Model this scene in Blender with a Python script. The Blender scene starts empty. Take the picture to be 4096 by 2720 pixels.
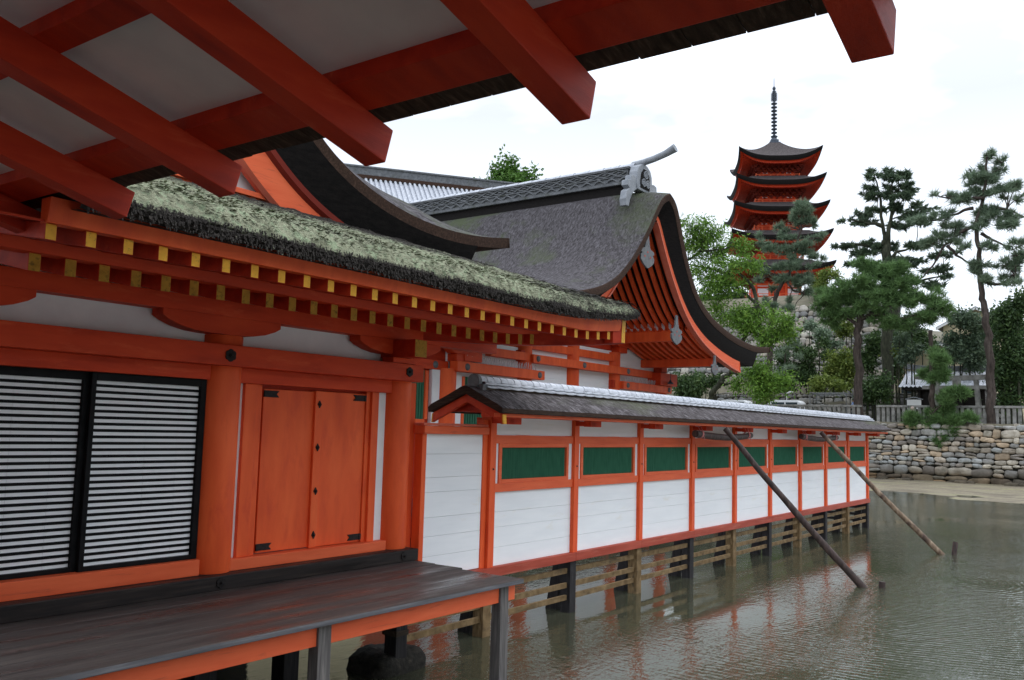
import bpy, bmesh, math, random
import numpy as np
from mathutils import Matrix, Vector
R = math.radians
SC = bpy.context.scene
COL = SC.collection
# ------------------------------------------------------------------ camera
YAW, PIT, ROL, FOC = R(36.1), R(5.68), R(1.58), 3535 / 4096 * 36.0
EYE = 1.6
fw = Vector((math.cos(YAW) * math.cos(PIT), math.sin(YAW) * math.cos(PIT), math.sin(PIT)))
rt = Vector((math.sin(YAW), -math.cos(YAW), 0))
up = rt.cross(fw)
r2 = rt * math.cos(ROL) + up * math.sin(ROL)
u2 = up * math.cos(ROL) - rt * math.sin(ROL)
cd = bpy.data.cameras.new('camera')
cam = bpy.data.objects.new('camera', cd)
COL.objects.link(cam)
cam.matrix_world = Matrix(((r2.x, u2.x, -fw.x, 0), (r2.y, u2.y, -fw.y, 0), (r2.z, u2.z, -fw.z, EYE), (0, 0, 0, 1)))
cd.sensor_width = 36
cd.lens = FOC
cd.clip_end = 3000
cd.clip_start = 0.05
SC.camera = cam
# ------------------------------------------------------------------ light
SUN_EL, SUN_AZ = R(62), R(-50)          # azimuth measured from +X towards +Y
W = bpy.data.worlds.new('World')
SC.world = W
W.use_nodes = True
nt = W.node_tree
nt.nodes.clear()
N = nt.nodes.new
out = N('ShaderNodeOutputWorld'); bg = N('ShaderNodeBackground'); sky = N('ShaderNodeTexSky')
sky.sky_type = 'NISHITA'; sky.sun_disc = False
sky.sun_elevation = SUN_EL; sky.sun_rotation = R(90) - SUN_AZ
sky.air_density = 1.0; sky.dust_density = 4.0
tc = N('ShaderNodeTexCoord'); sep = N('ShaderNodeSeparateXYZ')
mp = N('ShaderNodeMapping'); mp.inputs['Scale'].default_value = (2.2, 2.2, 6.0)
no = N('ShaderNodeTexNoise'); no.inputs['Scale'].default_value = 1.3; no.inputs['Detail'].default_value = 5
rp = N('ShaderNodeValToRGB')
rp.color_ramp.elements[0].position = 0.49; rp.color_ramp.elements[0].color = (6.0, 6.4, 7.3, 1)
rp.color_ramp.elements[1].position = 0.64; rp.color_ramp.elements[1].color = (10.6, 11.6, 12.7, 1)
L = nt.links.new
L(tc.outputs['Generated'], mp.inputs['Vector']); L(mp.outputs['Vector'], no.inputs['Vector'])
L(tc.outputs['Generated'], sep.inputs[0]); L(no.outputs['Fac'], rp.inputs['Fac'])
mr = N('ShaderNodeMapRange'); mr.inputs['From Min'].default_value = 0.12; mr.inputs['From Max'].default_value = 1.0
mr.inputs['To Min'].default_value = 1.0; mr.inputs['To Max'].default_value = 2.9
L(sep.outputs['Z'], mr.inputs['Value'])
ml = N('ShaderNodeMix'); ml.data_type = 'RGBA'; ml.blend_type = 'MULTIPLY'; ml.inputs['Factor'].default_value = 1
mz = N('ShaderNodeMapRange'); mz.inputs['From Min'].default_value = .16; mz.inputs['From Max'].default_value = .34
L(sep.outputs['Z'], mz.inputs['Value'])
mw = N('ShaderNodeMix'); mw.data_type = 'RGBA'; mw.inputs[6].default_value = (10.6, 11.5, 12.5, 1)
L(mz.outputs['Result'], mw.inputs['Factor']); L(rp.outputs['Color'], mw.inputs[7])
L(mw.outputs[2], ml.inputs[6]); L(mr.outputs['Result'], ml.inputs[7])
mx = N('ShaderNodeMix'); mx.data_type = 'RGBA'; mx.inputs['Factor'].default_value = 0.90
L(sky.outputs['Color'], mx.inputs[6]); L(ml.outputs[2], mx.inputs[7])
L(mx.outputs[2], bg.inputs['Color']); L(bg.outputs[0], out.inputs['Surface'])
bg.inputs['Strength'].default_value = 0.1
sl = bpy.data.lights.new('sun', 'SUN'); sl.energy = 0.7; sl.angle = R(20); sl.color = (1, .96, .9)
so = bpy.data.objects.new('sun', sl); COL.objects.link(so)
sd = Vector((math.cos(SUN_AZ) * math.cos(SUN_EL), math.sin(SUN_AZ) * math.cos(SUN_EL), math.sin(SUN_EL)))
so.rotation_euler = sd.to_track_quat('Z', 'Y').to_euler()
so.location = (10, -30, 60)
SC.view_settings.view_transform = 'Standard'
SC.view_settings.look = 'None'
SC.view_settings.exposure = 0.15
SC.view_settings.gamma = 1.0
SC.cycles.max_bounces = 8
SC.cycles.transparent_max_bounces = 12
SC.cycles.use_denoising = True
SC.cycles.caustics_reflective = True
SC.cycles.caustics_refractive = False
# ------------------------------------------------------------------ materials
MATS = {}
def newmat(name):
    m = bpy.data.materials.new(name); m.use_nodes = True
    t = m.node_tree; b = t.nodes['Principled BSDF']; MATS[name] = m
    return m, t, b
def noise(t, scale=(1, 1, 1), s=5., detail=4., dist=0., rough=.55, island=False, coord='Object'):
    c = t.nodes.new('ShaderNodeTexCoord'); mpn = t.nodes.new('ShaderNodeMapping'); mpn.inputs['Scale'].default_value = scale
    n = t.nodes.new('ShaderNodeTexNoise'); n.inputs['Scale'].default_value = s; n.inputs['Detail'].default_value = detail
    n.inputs['Distortion'].default_value = dist; n.inputs['Roughness'].default_value = rough
    t.links.new(c.outputs[coord], mpn.inputs[0])
    if island:      # every loose piece gets its own patch of the texture
        g = t.nodes.new('ShaderNodeNewGeometry'); oi = t.nodes.new('ShaderNodeObjectInfo')
        a = t.nodes.new('ShaderNodeMath'); a.operation = 'MULTIPLY_ADD'; a.inputs[1].default_value = 37.
        t.links.new(g.outputs['Random Per Island'], a.inputs[0]); t.links.new(oi.outputs['Random'], a.inputs[2])
        v = t.nodes.new('ShaderNodeVectorMath'); v.operation = 'ADD'
        t.links.new(mpn.outputs[0], v.inputs[0]); t.links.new(a.outputs[0], v.inputs[1])
        t.links.new(v.outputs[0], n.inputs['Vector'])
    else:
        t.links.new(mpn.outputs[0], n.inputs['Vector'])
    return n
def ramp(t, fac, stops):
    r = t.nodes.new('ShaderNodeValToRGB'); e = r.color_ramp.elements
    while len(e) < len(stops): e.new(.5)
    for i, (p, c) in enumerate(stops):
        e[i].position = p; e[i].color = (c[0], c[1], c[2], 1)
    t.links.new(fac, r.inputs['Fac']); return r
def mixc(t, fac, a, b, mode='MIX'):
    m = t.nodes.new('ShaderNodeMix'); m.data_type = 'RGBA'; m.blend_type = mode
    for sock, v in ((0, fac), (6, a), (7, b)):
        if hasattr(v, 'is_linked') or hasattr(v, 'links'): t.links.new(v, m.inputs[sock])
        elif isinstance(v, (int, float)): m.inputs[sock].default_value = v
        else: m.inputs[sock].default_value = (v[0], v[1], v[2], 1)
    return m.outputs[2]
def bumpn(t, b, h, strength=.3, dist=.01, nrm=None):
    n = t.nodes.new('ShaderNodeBump'); n.inputs['Strength'].default_value = strength; n.inputs['Distance'].default_value = dist
    t.links.new(h, n.inputs['Height'])
    if nrm: t.links.new(nrm, n.inputs['Normal'])
    t.links.new(n.outputs[0], b.inputs['Normal']); return n.outputs[0]
def std(name, stops, scale=(1, 1, 1), s=6, detail=5, rough=.6, bump=.2, bd=.005, bs=None, bscale=None, island=False, spec=.2, wear=None, dist=0., rr=None):
    """stops: colour ramp over a noise; wear=(colour, scale3, s, lo, hi): a second, patchy colour."""
    m, t, b = newmat(name)
    n = noise(t, scale, s, detail, dist, island=island)
    c = ramp(t, n.outputs['Fac'], stops).outputs['Color']
    if wear:
        wc, wsc, ws, lo, hi = wear
        wn = noise(t, wsc, ws, 6, 0.3, .65, island=island)
        wr = ramp(t, wn.outputs['Fac'], [(lo, (0, 0, 0)), (hi, (1, 1, 1))])
        c = mixc(t, wr.outputs['Color'], c, wc)
    t.links.new(c, b.inputs['Base Color'])
    b.inputs['Roughness'].default_value = rough
    b.inputs['Specular IOR Level'].default_value = spec
    if rr:
        rn = noise(t, rr[0], rr[1], 4); q = t.nodes.new('ShaderNodeMapRange')
        q.inputs['From Min'].default_value = rr[4] if len(rr) > 4 else .35; q.inputs['From Max'].default_value = rr[5] if len(rr) > 5 else .65
        q.inputs['To Min'].default_value = rr[2]; q.inputs['To Max'].default_value = rr[3]
        t.links.new(rn.outputs['Fac'], q.inputs['Value']); t.links.new(q.outputs[0], b.inputs['Roughness'])
    if bump:
        bn = noise(t, bscale or scale, bs or s * 3, 4, island=island)
        bumpn(t, b, bn.outputs['Fac'], bump, bd)
    return m
RED = std('vermilion paint', [(.28, (.47, .036, .009)), (.5, (.60, .052, .012)), (.72, (.68, .070, .016))], (.7, 3, 3), 2.2, 7, .55, .25, .004, 30, (1, 6, 6), wear=((.72, .11, .035), (.8, 3, 3), 2.5, .56, .76))  # deeper copy for shaded timber, the shade put into the colour
REDL = std('lit vermilion paint', [(.28, (.66, .080, .020)), (.5, (.78, .108, .027)), (.72, (.86, .14, .038))], (3, 3, .7), 1.6, 7, .5, .18, .003, 40, (6, 6, 1), wear=((.66, .075, .025), (2, 2, .6), 3, .52, .75))  # copy for lit timber, the light put into the colour
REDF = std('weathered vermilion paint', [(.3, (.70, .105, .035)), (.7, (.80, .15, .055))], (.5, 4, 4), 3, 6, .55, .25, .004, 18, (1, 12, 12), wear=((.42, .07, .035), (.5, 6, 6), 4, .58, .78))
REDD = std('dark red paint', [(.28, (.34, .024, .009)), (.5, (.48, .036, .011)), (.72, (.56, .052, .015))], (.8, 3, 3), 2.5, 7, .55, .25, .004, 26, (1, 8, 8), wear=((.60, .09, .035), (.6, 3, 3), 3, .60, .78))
REDR = std('faded pink red paint', [(.3, (.62, .13, .075)), (.7, (.70, .19, .12))], (1, 1, 1), 4, 5, .6, .15, .004)
YEL = std('ochre yellow paint', [(.35, (.68, .32, .025)), (.65, (.80, .41, .035))], (1, 1, 1), 14, 5, .5, .15, .003, 40, wear=((.33, .19, .03), (1, 1, 1), 30, .56, .7), island=True)
YELD = std('dark ochre paint', [(.35, (.44, .22, .028)), (.65, (.55, .30, .04))], (1, 1, 1), 14, 5, .6, .15, .003, 40, wear=((.20, .11, .02), (1, 1, 1), 24, .52, .68), island=True)  # darker blotchy ochre for the inner rafter ends
PLASTER = std('white plaster', [(.35, (.76, .76, .77)), (.65, (.84, .84, .84))], (1, 1, 1), 3, 4, .8, .06, .004)
PAPER = std('white paper', [(.35, (.88, .90, .92)), (.65, (.92, .93, .95))], (1, 1, 1), 4, 4, .7, .02, .002)
WBOARD = std('white painted board', [(.35, (.82, .835, .85)), (.65, (.87, .88, .89))], (.6, 3, 5), 2, 5, .65, .10, .002, 22, (1, 10, 14), island=True, wear=((.76, .72, .62), (.5, 3, 2), 2.2, .62, .84))
REDB = std('weather beaten red sill', [(.3, (.30, .045, .025)), (.7, (.42, .075, .045))], (.5, 4, 4), 3, 6, .6, .25, .004, 18, (1, 12, 12), wear=((.46, .15, .10), (.4, 6, 6), 3, .55, .78))
BLACK = std('black lacquer', [(.3, (.006, .006, .007)), (.7, (.012, .012, .013))], (1, 1, 1), 8, 3, .45, .05, .002, spec=.08)
IRON = std('black iron', [(.3, (.012, .011, .012)), (.7, (.03, .026, .024))], (1, 1, 1), 40, 4, .55, .3, .003, spec=.12)
GREEN = std('green paint', [(.3, (.018, .105, .058)), (.7, (.032, .145, .08))], (6, 6, 1), 4, 4, .6, .1, .003)
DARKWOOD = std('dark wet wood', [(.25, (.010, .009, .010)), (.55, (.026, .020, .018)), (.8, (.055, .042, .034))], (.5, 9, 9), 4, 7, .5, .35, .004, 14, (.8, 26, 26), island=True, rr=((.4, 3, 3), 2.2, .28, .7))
REDSHADE = std('shaded red paint', [(.3, (.15, .016, .009)), (.7, (.22, .024, .012))], (1, 1, 1), 2, 4, .7, .1, .01)  # darker red for undersides, their shade put into the colour
DECK = std('wet deck boards', [(.25, (.022, .018, .017)), (.5, (.050, .041, .037)), (.68, (.078, .064, .056)), (.85, (.17, .14, .11))], (.35, 7, 7), 3, 8, .45, .4, .004, 10, (.6, 22, 22), island=True, rr=((.3, 1.6, 1.6), 2.0, .20, .70, .36, .56), dist=.25, spec=.4)
GREYWOOD = std('weathered grey timber', [(.25, (.055, .05, .048)), (.55, (.13, .12, .115)), (.8, (.24, .22, .20))], (9, 9, .6), 4, 7, .75, .5, .005, 12, (26, 26, .8), island=True, dist=.4)
EDGEWOOD = std('grey deck edge', [(.25, (.06, .06, .066)), (.55, (.12, .12, .13)), (.8, (.22, .22, .235))], (.5, 9, 9), 4, 7, .55, .45, .004, 12, (.8, 26, 26), dist=.3)
PILEB = std('tan timber', [(.25, (.085, .052, .022)), (.55, (.19, .125, .06)), (.8, (.30, .21, .11))], (2, 8, 2), 4, 7, .8, .4, .004, 14, island=True, wear=((.05, .042, .03), (1, 3, 3), 3, .55, .75))
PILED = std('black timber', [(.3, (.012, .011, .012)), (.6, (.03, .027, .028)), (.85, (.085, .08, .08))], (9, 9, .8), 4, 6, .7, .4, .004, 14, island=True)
ROOFWOOD = std('weathered dark board', [(.25, (.020, .014, .010)), (.55, (.06, .042, .030)), (.8, (.14, .10, .075))], (.6, 9, 9), 4, 7, .85, .4, .004, 14, (.8, 30, 30), island=True, dist=.5)
BARK = std('cypress bark roofing', [(.32, (.028, .024, .025)), (.5, (.070, .063, .066)), (.66, (.125, .116, .124))], (1, 2.6, 1), 7.5, 9, .9, .6, .06, 9, (1, 2.6, 1), wear=((.070, .082, .045), (1, 1, 1), .42, .50, .66), dist=.9)
BARKX = std('bark of the wall roof', [(.32, (.022, .017, .017)), (.5, (.070, .060, .060)), (.66, (.16, .145, .15))], (2.2, 1, 1), 7, 9, .9, 1., .06, 9, (2.2, 1, 1), wear=((.085, .095, .05), (.2, 1, 1), .8, .50, .66), dist=.8)
EAVEB = std('cut bark edge', [(.25, (.020, .012, .009)), (.55, (.055, .033, .023)), (.8, (.11, .065, .045))], (2, 2, 30), 3, 6, .9, .6, .01, 8, (3, 3, 60))
EAVEBL = std('brown cut bark edge', [(.25, (.022, .012, .009)), (.55, (.055, .030, .020)), (.8, (.10, .058, .038))], (9, 9, 9), 4, 6, .9, .6, .01, 8, (30, 30, 30))
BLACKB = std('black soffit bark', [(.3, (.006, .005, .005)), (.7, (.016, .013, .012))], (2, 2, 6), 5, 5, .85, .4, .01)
TILE = std('silver grey tile', [(.3, (.38, .40, .44)), (.7, (.60, .62, .66))], (1, 1, 1), 5, 5, .42, .15, .004, 30, island=True, wear=((.26, .28, .30), (2, 2, 2), 4, .56, .74))
TILED = std('aged grey tile', [(.3, (.085, .09, .095)), (.7, (.19, .195, .205))], (1, 1, 1), 5, 6, .5, .25, .01, 30, island=True, wear=((.06, .065, .05), (1, 1, 1), 2.5, .52, .7))
TILEM = std('grey ornament tile', [(.3, (.20, .215, .235)), (.7, (.34, .355, .38))], (1, 1, 1), 4, 5, .5, .15, .006, 20)
METALG = std('grey metal fitting', [(.3, (.10, .105, .11)), (.7, (.17, .175, .18))], (1, 1, 1), 9, 5, .5, .2, .004)
BRONZE = std('blue grey bronze', [(.3, (.045, .055, .075)), (.7, (.10, .12, .15))], (1, 1, 1), 4, 4, .5, .1, .01)
STONE = std('worked granite', [(.3, (.15, .145, .135)), (.7, (.30, .29, .27))], (1, 1, 1), 3, 7, .85, .5, .01, 20, island=True, wear=((.10, .105, .085), (1, 1, 1), 1.6, .5, .7))
STONEP = std('pinkish stone', [(.3, (.36, .27, .23)), (.7, (.50, .40, .34))], (1, 1, 1), 8, 5, .8, .3, .01, 20)
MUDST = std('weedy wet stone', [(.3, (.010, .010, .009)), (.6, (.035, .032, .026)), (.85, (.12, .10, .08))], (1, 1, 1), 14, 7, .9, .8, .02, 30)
POLED = std('dark pole bark', [(.25, (.02, .015, .014)), (.55, (.065, .045, .04)), (.8, (.14, .095, .08))], (3, 3, 1), 5, 7, .6, .3, .01, 14)
POLEL = std('pale stripped pole', [(.25, (.10, .065, .045)), (.55, (.26, .185, .125)), (.8, (.42, .32, .23))], (3, 3, 1), 5, 7, .7, .3, .01, 14, wear=((.07, .045, .04), (1, 1, 1), 1.3, .52, .62))
ROPE = std('pink rope', [(.3, (.45, .16, .15)), (.7, (.60, .26, .24))], (1, 1, 1), 30, 3, .8, .2, .004)
SPIKE = std('steel wire', [(.3, (.5, .5, .52)), (.7, (.62, .62, .64))], (1, 1, 1), 8, 2, .4, 0)
TRUNK = std('pine bark', [(.25, (.022, .017, .015)), (.55, (.07, .054, .046)), (.8, (.13, .105, .09))], (2, 2, .5), 4, 7, .9, .9, .06, 5, (3, 3, .8))
TRUNKM = std('mossy bark', [(.25, (.016, .017, .012)), (.55, (.045, .048, .03)), (.8, (.09, .09, .06))], (2, 2, .5), 4, 7, .9, .9, .06, 5)
HOUSE = std('cream render', [(.3, (.50, .43, .28)), (.7, (.58, .50, .33))], (1, 1, 1), 2, 4, .8, .1, .01)
CLOTH = std('blue white shirt', [(.40, (.05, .11, .30)), (.55, (.10, .20, .42)), (.6, (.6, .65, .7))], (6, 6, 9), 6, 3, .8, .05, .01)
SKIN = std('skin', [(.3, (.40, .21, .14)), (.7, (.46, .25, .17))], (1, 1, 1), 9, 3, .55, 0)
HAIR = std('dark hair', [(.3, (.008, .007, .006)), (.7, (.02, .017, .014))], (9, 9, 9), 9, 3, .5, .2, .005)
VANW = std('white vehicle paint', [(.3, (.70, .72, .73)), (.7, (.76, .77, .78))], (1, 1, 1), 3, 3, .3, 0)
GLASSD = std('dark window glass', [(.3, (.02, .035, .04)), (.7, (.04, .06, .07))], (1, 1, 1), 3, 3, .1, 0)
RUBBER = std('tyre rubber', [(.3, (.01, .01, .01)), (.7, (.02, .02, .02))], (1, 1, 1), 9, 3, .8, .1)
TARP = std('white tarpaulin', [(.3, (.62, .62, .60)), (.7, (.74, .74, .72))], (1, 1, 1), 2, 4, .6, .2, .02)

def leafmat(name, dark, mid, light, tip=None):
    m, t, b = newmat(name)
    g = t.nodes.new('ShaderNodeNewGeometry')
    n = noise(t, (1, 1, 1), 1.5, 3, 0, .7)
    a = t.nodes.new('ShaderNodeMath'); a.operation = 'MULTIPLY_ADD'; a.inputs[1].default_value = 1.0; 
    s2 = t.nodes.new('ShaderNodeMath'); s2.operation = 'MULTIPLY_ADD'; s2.inputs[1].default_value = .34
    t.links.new(g.outputs['Random Per Island'], s2.inputs[0])
    t.links.new(n.outputs['Fac'], a.inputs[0]); t.links.new(s2.outputs[0], a.inputs[2]); s2.inputs[2].default_value = -.17
    st = [(.2, dark), (.5, mid), (.78, light)]
    if tip: st.append((.9, tip))
    c = ramp(t, a.outputs[0], st)
    t.links.new(c.outputs['Color'], b.inputs['Base Color']); b.inputs['Roughness'].default_value = .55
    b.inputs['Specular IOR Level'].default_value = .25
    tr = t.nodes.new('ShaderNodeBsdfTranslucent'); t.links.new(c.outputs['Color'], tr.inputs['Color'])
    ms = t.nodes.new('ShaderNodeMixShader'); ms.inputs[0].default_value = .28
    o = t.nodes['Material Output']
    t.links.new(b.outputs[0], ms.inputs[1]); t.links.new(tr.outputs[0], ms.inputs[2]); t.links.new(ms.outputs[0], o.inputs['Surface'])
    return m
LF_PINE = leafmat('pine needles', (.062, .115, .040), (.125, .22, .075), (.20, .33, .12))
LF_PINEB = leafmat('bluish pine needles', (.085, .13, .085), (.17, .235, .15), (.27, .35, .23))
LF_CED = leafmat('fir needles', (.045, .070, .046), (.090, .135, .080), (.16, .215, .12))
LF_BRO = leafmat('fresh green leaves', (.060, .125, .020), (.13, .25, .036), (.23, .37, .06), (.36, .33, .07))
LF_GIN = leafmat('small green leaves', (.05, .11, .02), (.09, .19, .035), (.15, .28, .06))
LF_SHR = leafmat('shrub leaves', (.024, .048, .018), (.055, .10, .034), (.11, .175, .055), (.15, .15, .05))
LF_YEL = leafmat('yellow green leaves', (.07, .11, .02), (.15, .21, .04), (.26, .30, .07))

def stonemat(name, wet_z=None):
    m, t, b = newmat(name)
    at = t.nodes.new('ShaderNodeAttribute'); at.attribute_name = 'stone'
    n = noise(t, (1, 1, 1), 2.2, 8, .3, .65)
    r = ramp(t, n.outputs['Fac'], [(.3, (.55, .53, .50)), (.55, (1, 1, 1)), (.75, (1.25, 1.22, 1.15))])
    c = mixc(t, 1., at.outputs['Color'], r.outputs['Color'], 'MULTIPLY')
    n2 = noise(t, (1, 1, 1), .5, 6, .4, .7)
    r2_ = ramp(t, n2.outputs['Fac'], [(.55, (0, 0, 0)), (.72, (1, 1, 1))])
    c = mixc(t, r2_.outputs['Color'], c, (.10, .10, .07))
    if wet_z is not None:       # tide stain along the foot
        tcn = t.nodes.new('ShaderNodeTexCoord'); sp = t.nodes.new('ShaderNodeSeparateXYZ'); t.links.new(tcn.outputs['Object'], sp.inputs[0])
        ad = t.nodes.new('ShaderNodeMath'); ad.operation = 'MULTIPLY_ADD'; ad.inputs[1].default_value = .9
        t.links.new(n2.outputs['Fac'], ad.inputs[0]); t.links.new(sp.outputs['Z'], ad.inputs[2])
        mrr = t.nodes.new('ShaderNodeMapRange'); mrr.inputs['From Min'].default_value = wet_z; mrr.inputs['From Max'].default_value = wet_z + .5
        mrr.inputs['To Min'].default_value = 1; mrr.inputs['To Max'].default_value = 0
        t.links.new(ad.outputs[0], mrr.inputs['Value'])
        c = mixc(t, mrr.outputs[0], c, mixc(t, 1., c, (.40, .34, .26), 'MULTIPLY'))
    t.links.new(c, b.inputs['Base Color']); b.inputs['Roughness'].default_value = .88
    bn = noise(t, (1, 1, 1), 9, 6); bumpn(t, b, bn.outputs['Fac'], .5, .05)
    return m
RUBST = stonemat('rubble stone', -0.25)
HILLST = stonemat('hill stone')
GAP = std('dark gap earth', [(.3, (.010, .010, .008)), (.7, (.03, .028, .02))], (1, 1, 1), 4, 4, .95, .3, .03)

# ------------------------------------------------------------------ mesh helpers
class MB:
    def __init__(s): s.v = []; s.f = []; s.m = []
    def add(s, vs, fs, m=0):
        o = len(s.v); s.v.extend([tuple(map(float, p)) for p in vs])
        for f in fs: s.f.append([i + o for i in f]); s.m.append(m)
        return s
    def hexa(s, p, m=0, ms=None):      # 0-3 bottom ring, 4-7 top ring
        o = len(s.v)
        s.add(p, [(0, 3, 2, 1), (4, 5, 6, 7), (0, 1, 5, 4), (1, 2, 6, 5), (2, 3, 7, 6), (3, 0, 4, 7)], m)
        if ms:
            for k, mm in ms.items(): s.m[len(s.m) - 6 + k] = mm
        return s
    def box(s, x0, x1, y0, y1, z0, z1, m=0, ms=None):   # face order: bottom, top, -Y, +X, +Y, -X
        return s.hexa([(x0, y0, z0), (x1, y0, z0), (x1, y1, z0), (x0, y1, z0), (x0, y0, z1), (x1, y0, z1), (x1, y1, z1), (x0, y1, z1)], m, ms)
    def prism(s, poly, a, b, ax='y', m=0, side=None):   # poly in the plane across ax, extruded a..b
        n = len(poly)
        def P(u, w, t):
            return (u, t, w) if ax == 'y' else ((t, u, w) if ax == 'x' else (u, w, t))
        vs = [P(u, w, a) for u, w in poly] + [P(u, w, b) for u, w in poly]
        fs = [list(range(n)), list(range(2 * n - 1, n - 1, -1))]
        s.add(vs, fs, m)
        o = len(s.v) - 2 * n
        for i in range(n):
            j = (i + 1) % n
            s.f.append([o + i, o + n + i, o + n + j, o + j]); s.m.append(m if side is None else side)
        return s
    def tube(s, path, rad, n=10, m=0, cap=True):
        path = [Vector(p) for p in path]; o = len(s.v)
        if not hasattr(rad, '__len__'): rad = [rad] * len(path)
        for i, p in enumerate(path):
            d = (path[min(i + 1, len(path) - 1)] - path[max(i - 1, 0)])
            d = d.normalized() if d.length > 1e-9 else Vector((0, 0, 1))
            a = Vector((1, 0, 0)) if abs(d.x) < .8 else Vector((0, 1, 0))
            u = d.cross(a).normalized(); w = d.cross(u)
            for k in range(n):
                t = 2 * math.pi * k / n
                s.v.append(tuple(p + (u * math.cos(t) + w * math.sin(t)) * rad[i]))
        for i in range(len(path) - 1):
            for k in range(n):
                k2 = (k + 1) % n
                s.f.append([o + i * n + k, o + i * n + k2, o + (i + 1) * n + k2, o + (i + 1) * n + k]); s.m.append(m)
        if cap:
            s.f.append([o + k for k in range(n)][::-1]); s.m.append(m)
            e = o + (len(path) - 1) * n
            s.f.append([e + k for k in range(n)]); s.m.append(m)
        return s
    def cyl(s, x, y, z0, z1, r, n=24, m=0, r1=None): return s.tube([(x, y, z0), (x, y, z1)], [r, r if r1 is None else r1], n, m)
    def lathe(s, prof, c, n=20, m=0):
        o = len(s.v)
        for r, z in prof:
            for k in range(n):
                t = 2 * math.pi * k / n; s.v.append((c[0] + r * math.cos(t), c[1] + r * math.sin(t), c[2] + z))
        for i in range(len(prof) - 1):
            for k in range(n):
                k2 = (k + 1) % n
                s.f.append([o + i * n + k, o + i * n + k2, o + (i + 1) * n + k2, o + (i + 1) * n + k]); s.m.append(m)
        return s
    def grid(s, fn, nu, nv, m=0):
        o = len(s.v)
        for i in range(nu + 1):
            for j in range(nv + 1): s.v.append(tuple(map(float, fn(i / nu, j / nv))))
        for i in range(nu):
            for j in range(nv):
                a = o + i * (nv + 1) + j; s.f.append([a, a + nv + 1, a + nv + 2, a + 1]); s.m.append(m)
        return s
    def strip(s, rows, m=0, closed=False):
        o = len(s.v); n = len(rows[0])
        for r in rows: s.v.extend([tuple(map(float, p)) for p in r])
        for i in range(len(rows) - 1):
            for j in range(n if closed else n - 1):
                k = (j + 1) % n
                s.f.append([o + i * n + j, o + i * n + k, o + (i + 1) * n + k, o + (i + 1) * n + j]); s.m.append(m)
        return s
    def xf(s, M, a=0):
        s.v[a:] = [tuple(M @ Vector(p)) for p in s.v[a:]]; return s
    def build(s, name, mats, parent=None, bevel=0., smooth=False, fix=True, seg=2):
        if not isinstance(mats, (list, tuple)): mats = [mats]
        me = bpy.data.meshes.new(name); me.from_pydata(s.v, [], s.f)
        for mt in mats: me.materials.append(mt)
        me.polygons.foreach_set('material_index', s.m)
        if fix or bevel:
            bm = bmesh.new(); bm.from_mesh(me)
            if fix: bmesh.ops.recalc_face_normals(bm, faces=bm.faces)
            if bevel:
                es = [e for e in bm.edges if len(e.link_faces) == 2 and e.calc_face_angle(0) > .5]
                bmesh.ops.bevel(bm, geom=es, offset=bevel, segments=seg, profile=.6, affect='EDGES', clamp_overlap=True)
            bm.to_mesh(me); bm.free()
        if smooth:
            me.polygons.foreach_set('use_smooth', [True] * len(me.polygons))
            if smooth != 'all': me.set_sharp_from_angle(angle=R(smooth if smooth > 1 else 40))
        me.update()
        o = bpy.data.objects.new(name, me); COL.objects.link(o)
        if parent is not None: adopt(o, parent)
        return o
def adopt(o, p):
    o.parent = p
    if p.type == 'EMPTY': o.matrix_parent_inverse = p.matrix_basis.inverted()
def tag(o, label=None, cat=None, group=None, kind=None):
    for k, v in (('label', label), ('category', cat), ('group', group), ('kind', kind)):
        if v: o[k] = v
    return o
def thing(name, loc, label, cat, group=None):
    o = bpy.data.objects.new(name, None); o.empty_display_size = .3; COL.objects.link(o); o.location = loc
    return tag(o, label, cat, group)
def copy_part(o, d, parent=None):
    c = o.copy(); COL.objects.link(c); c.location = o.location + Vector(d)
    if parent is not None and parent is not o.parent: adopt(c, parent)
    return c
def fnoise(p, s=1., seed=0):
    from mathutils import noise as nz
    return nz.noise(Vector(p) * s + Vector((seed * 17.3, seed * 5.1, seed * 9.7)))
WZ = -1.15
# ================================================================== overhead eaves of the roof the viewer stands under
m, t, b = newmat('lichen bark roofing')
n1 = noise(t, (5, 16, 5), 7, 8, .5, .7); n2 = noise(t, (.5, 1.2, 1), 1.6, 6, .3, .65); n3 = noise(t, (1, 1, 1), 14, 6, .3, .7)
bark = ramp(t, n1.outputs['Fac'], [(.3, (.015, .013, .012)), (.55, (.05, .043, .038)), (.8, (.11, .095, .085))])
lich = ramp(t, n3.outputs['Fac'], [(.3, (.18, .19, .12)), (.5, (.36, .37, .25)), (.62, (.34, .42, .26)), (.8, (.50, .50, .36))])
at = t.nodes.new('ShaderNodeAttribute'); at.attribute_name = 'lichen'
ad = t.nodes.new('ShaderNodeMath'); ad.operation = 'ADD'; t.links.new(at.outputs['Fac'], ad.inputs[0])
mu = t.nodes.new('ShaderNodeMath'); mu.operation = 'MULTIPLY_ADD'; mu.inputs[1].default_value = 1.1
t.links.new(n1.outputs['Fac'], mu.inputs[0]); t.links.new(n2.outputs['Fac'], mu.inputs[2]); t.links.new(mu.outputs[0], ad.inputs[1])
fr = ramp(t, ad.outputs[0], [(.0, (0, 0, 0)), (1.0, (1, 1, 1))])
mr_ = t.nodes.new('ShaderNodeMapRange'); mr_.inputs['From Min'].default_value = 1.12; mr_.inputs['From Max'].default_value = 1.34
t.links.new(ad.outputs[0], mr_.inputs['Value'])
t.links.new(mixc(t, mr_.outputs[0], bark.outputs['Color'], lich.outputs['Color']), b.inputs['Base Color'])
b.inputs['Roughness'].default_value = .95; b.inputs['Specular IOR Level'].default_value = .2
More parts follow.
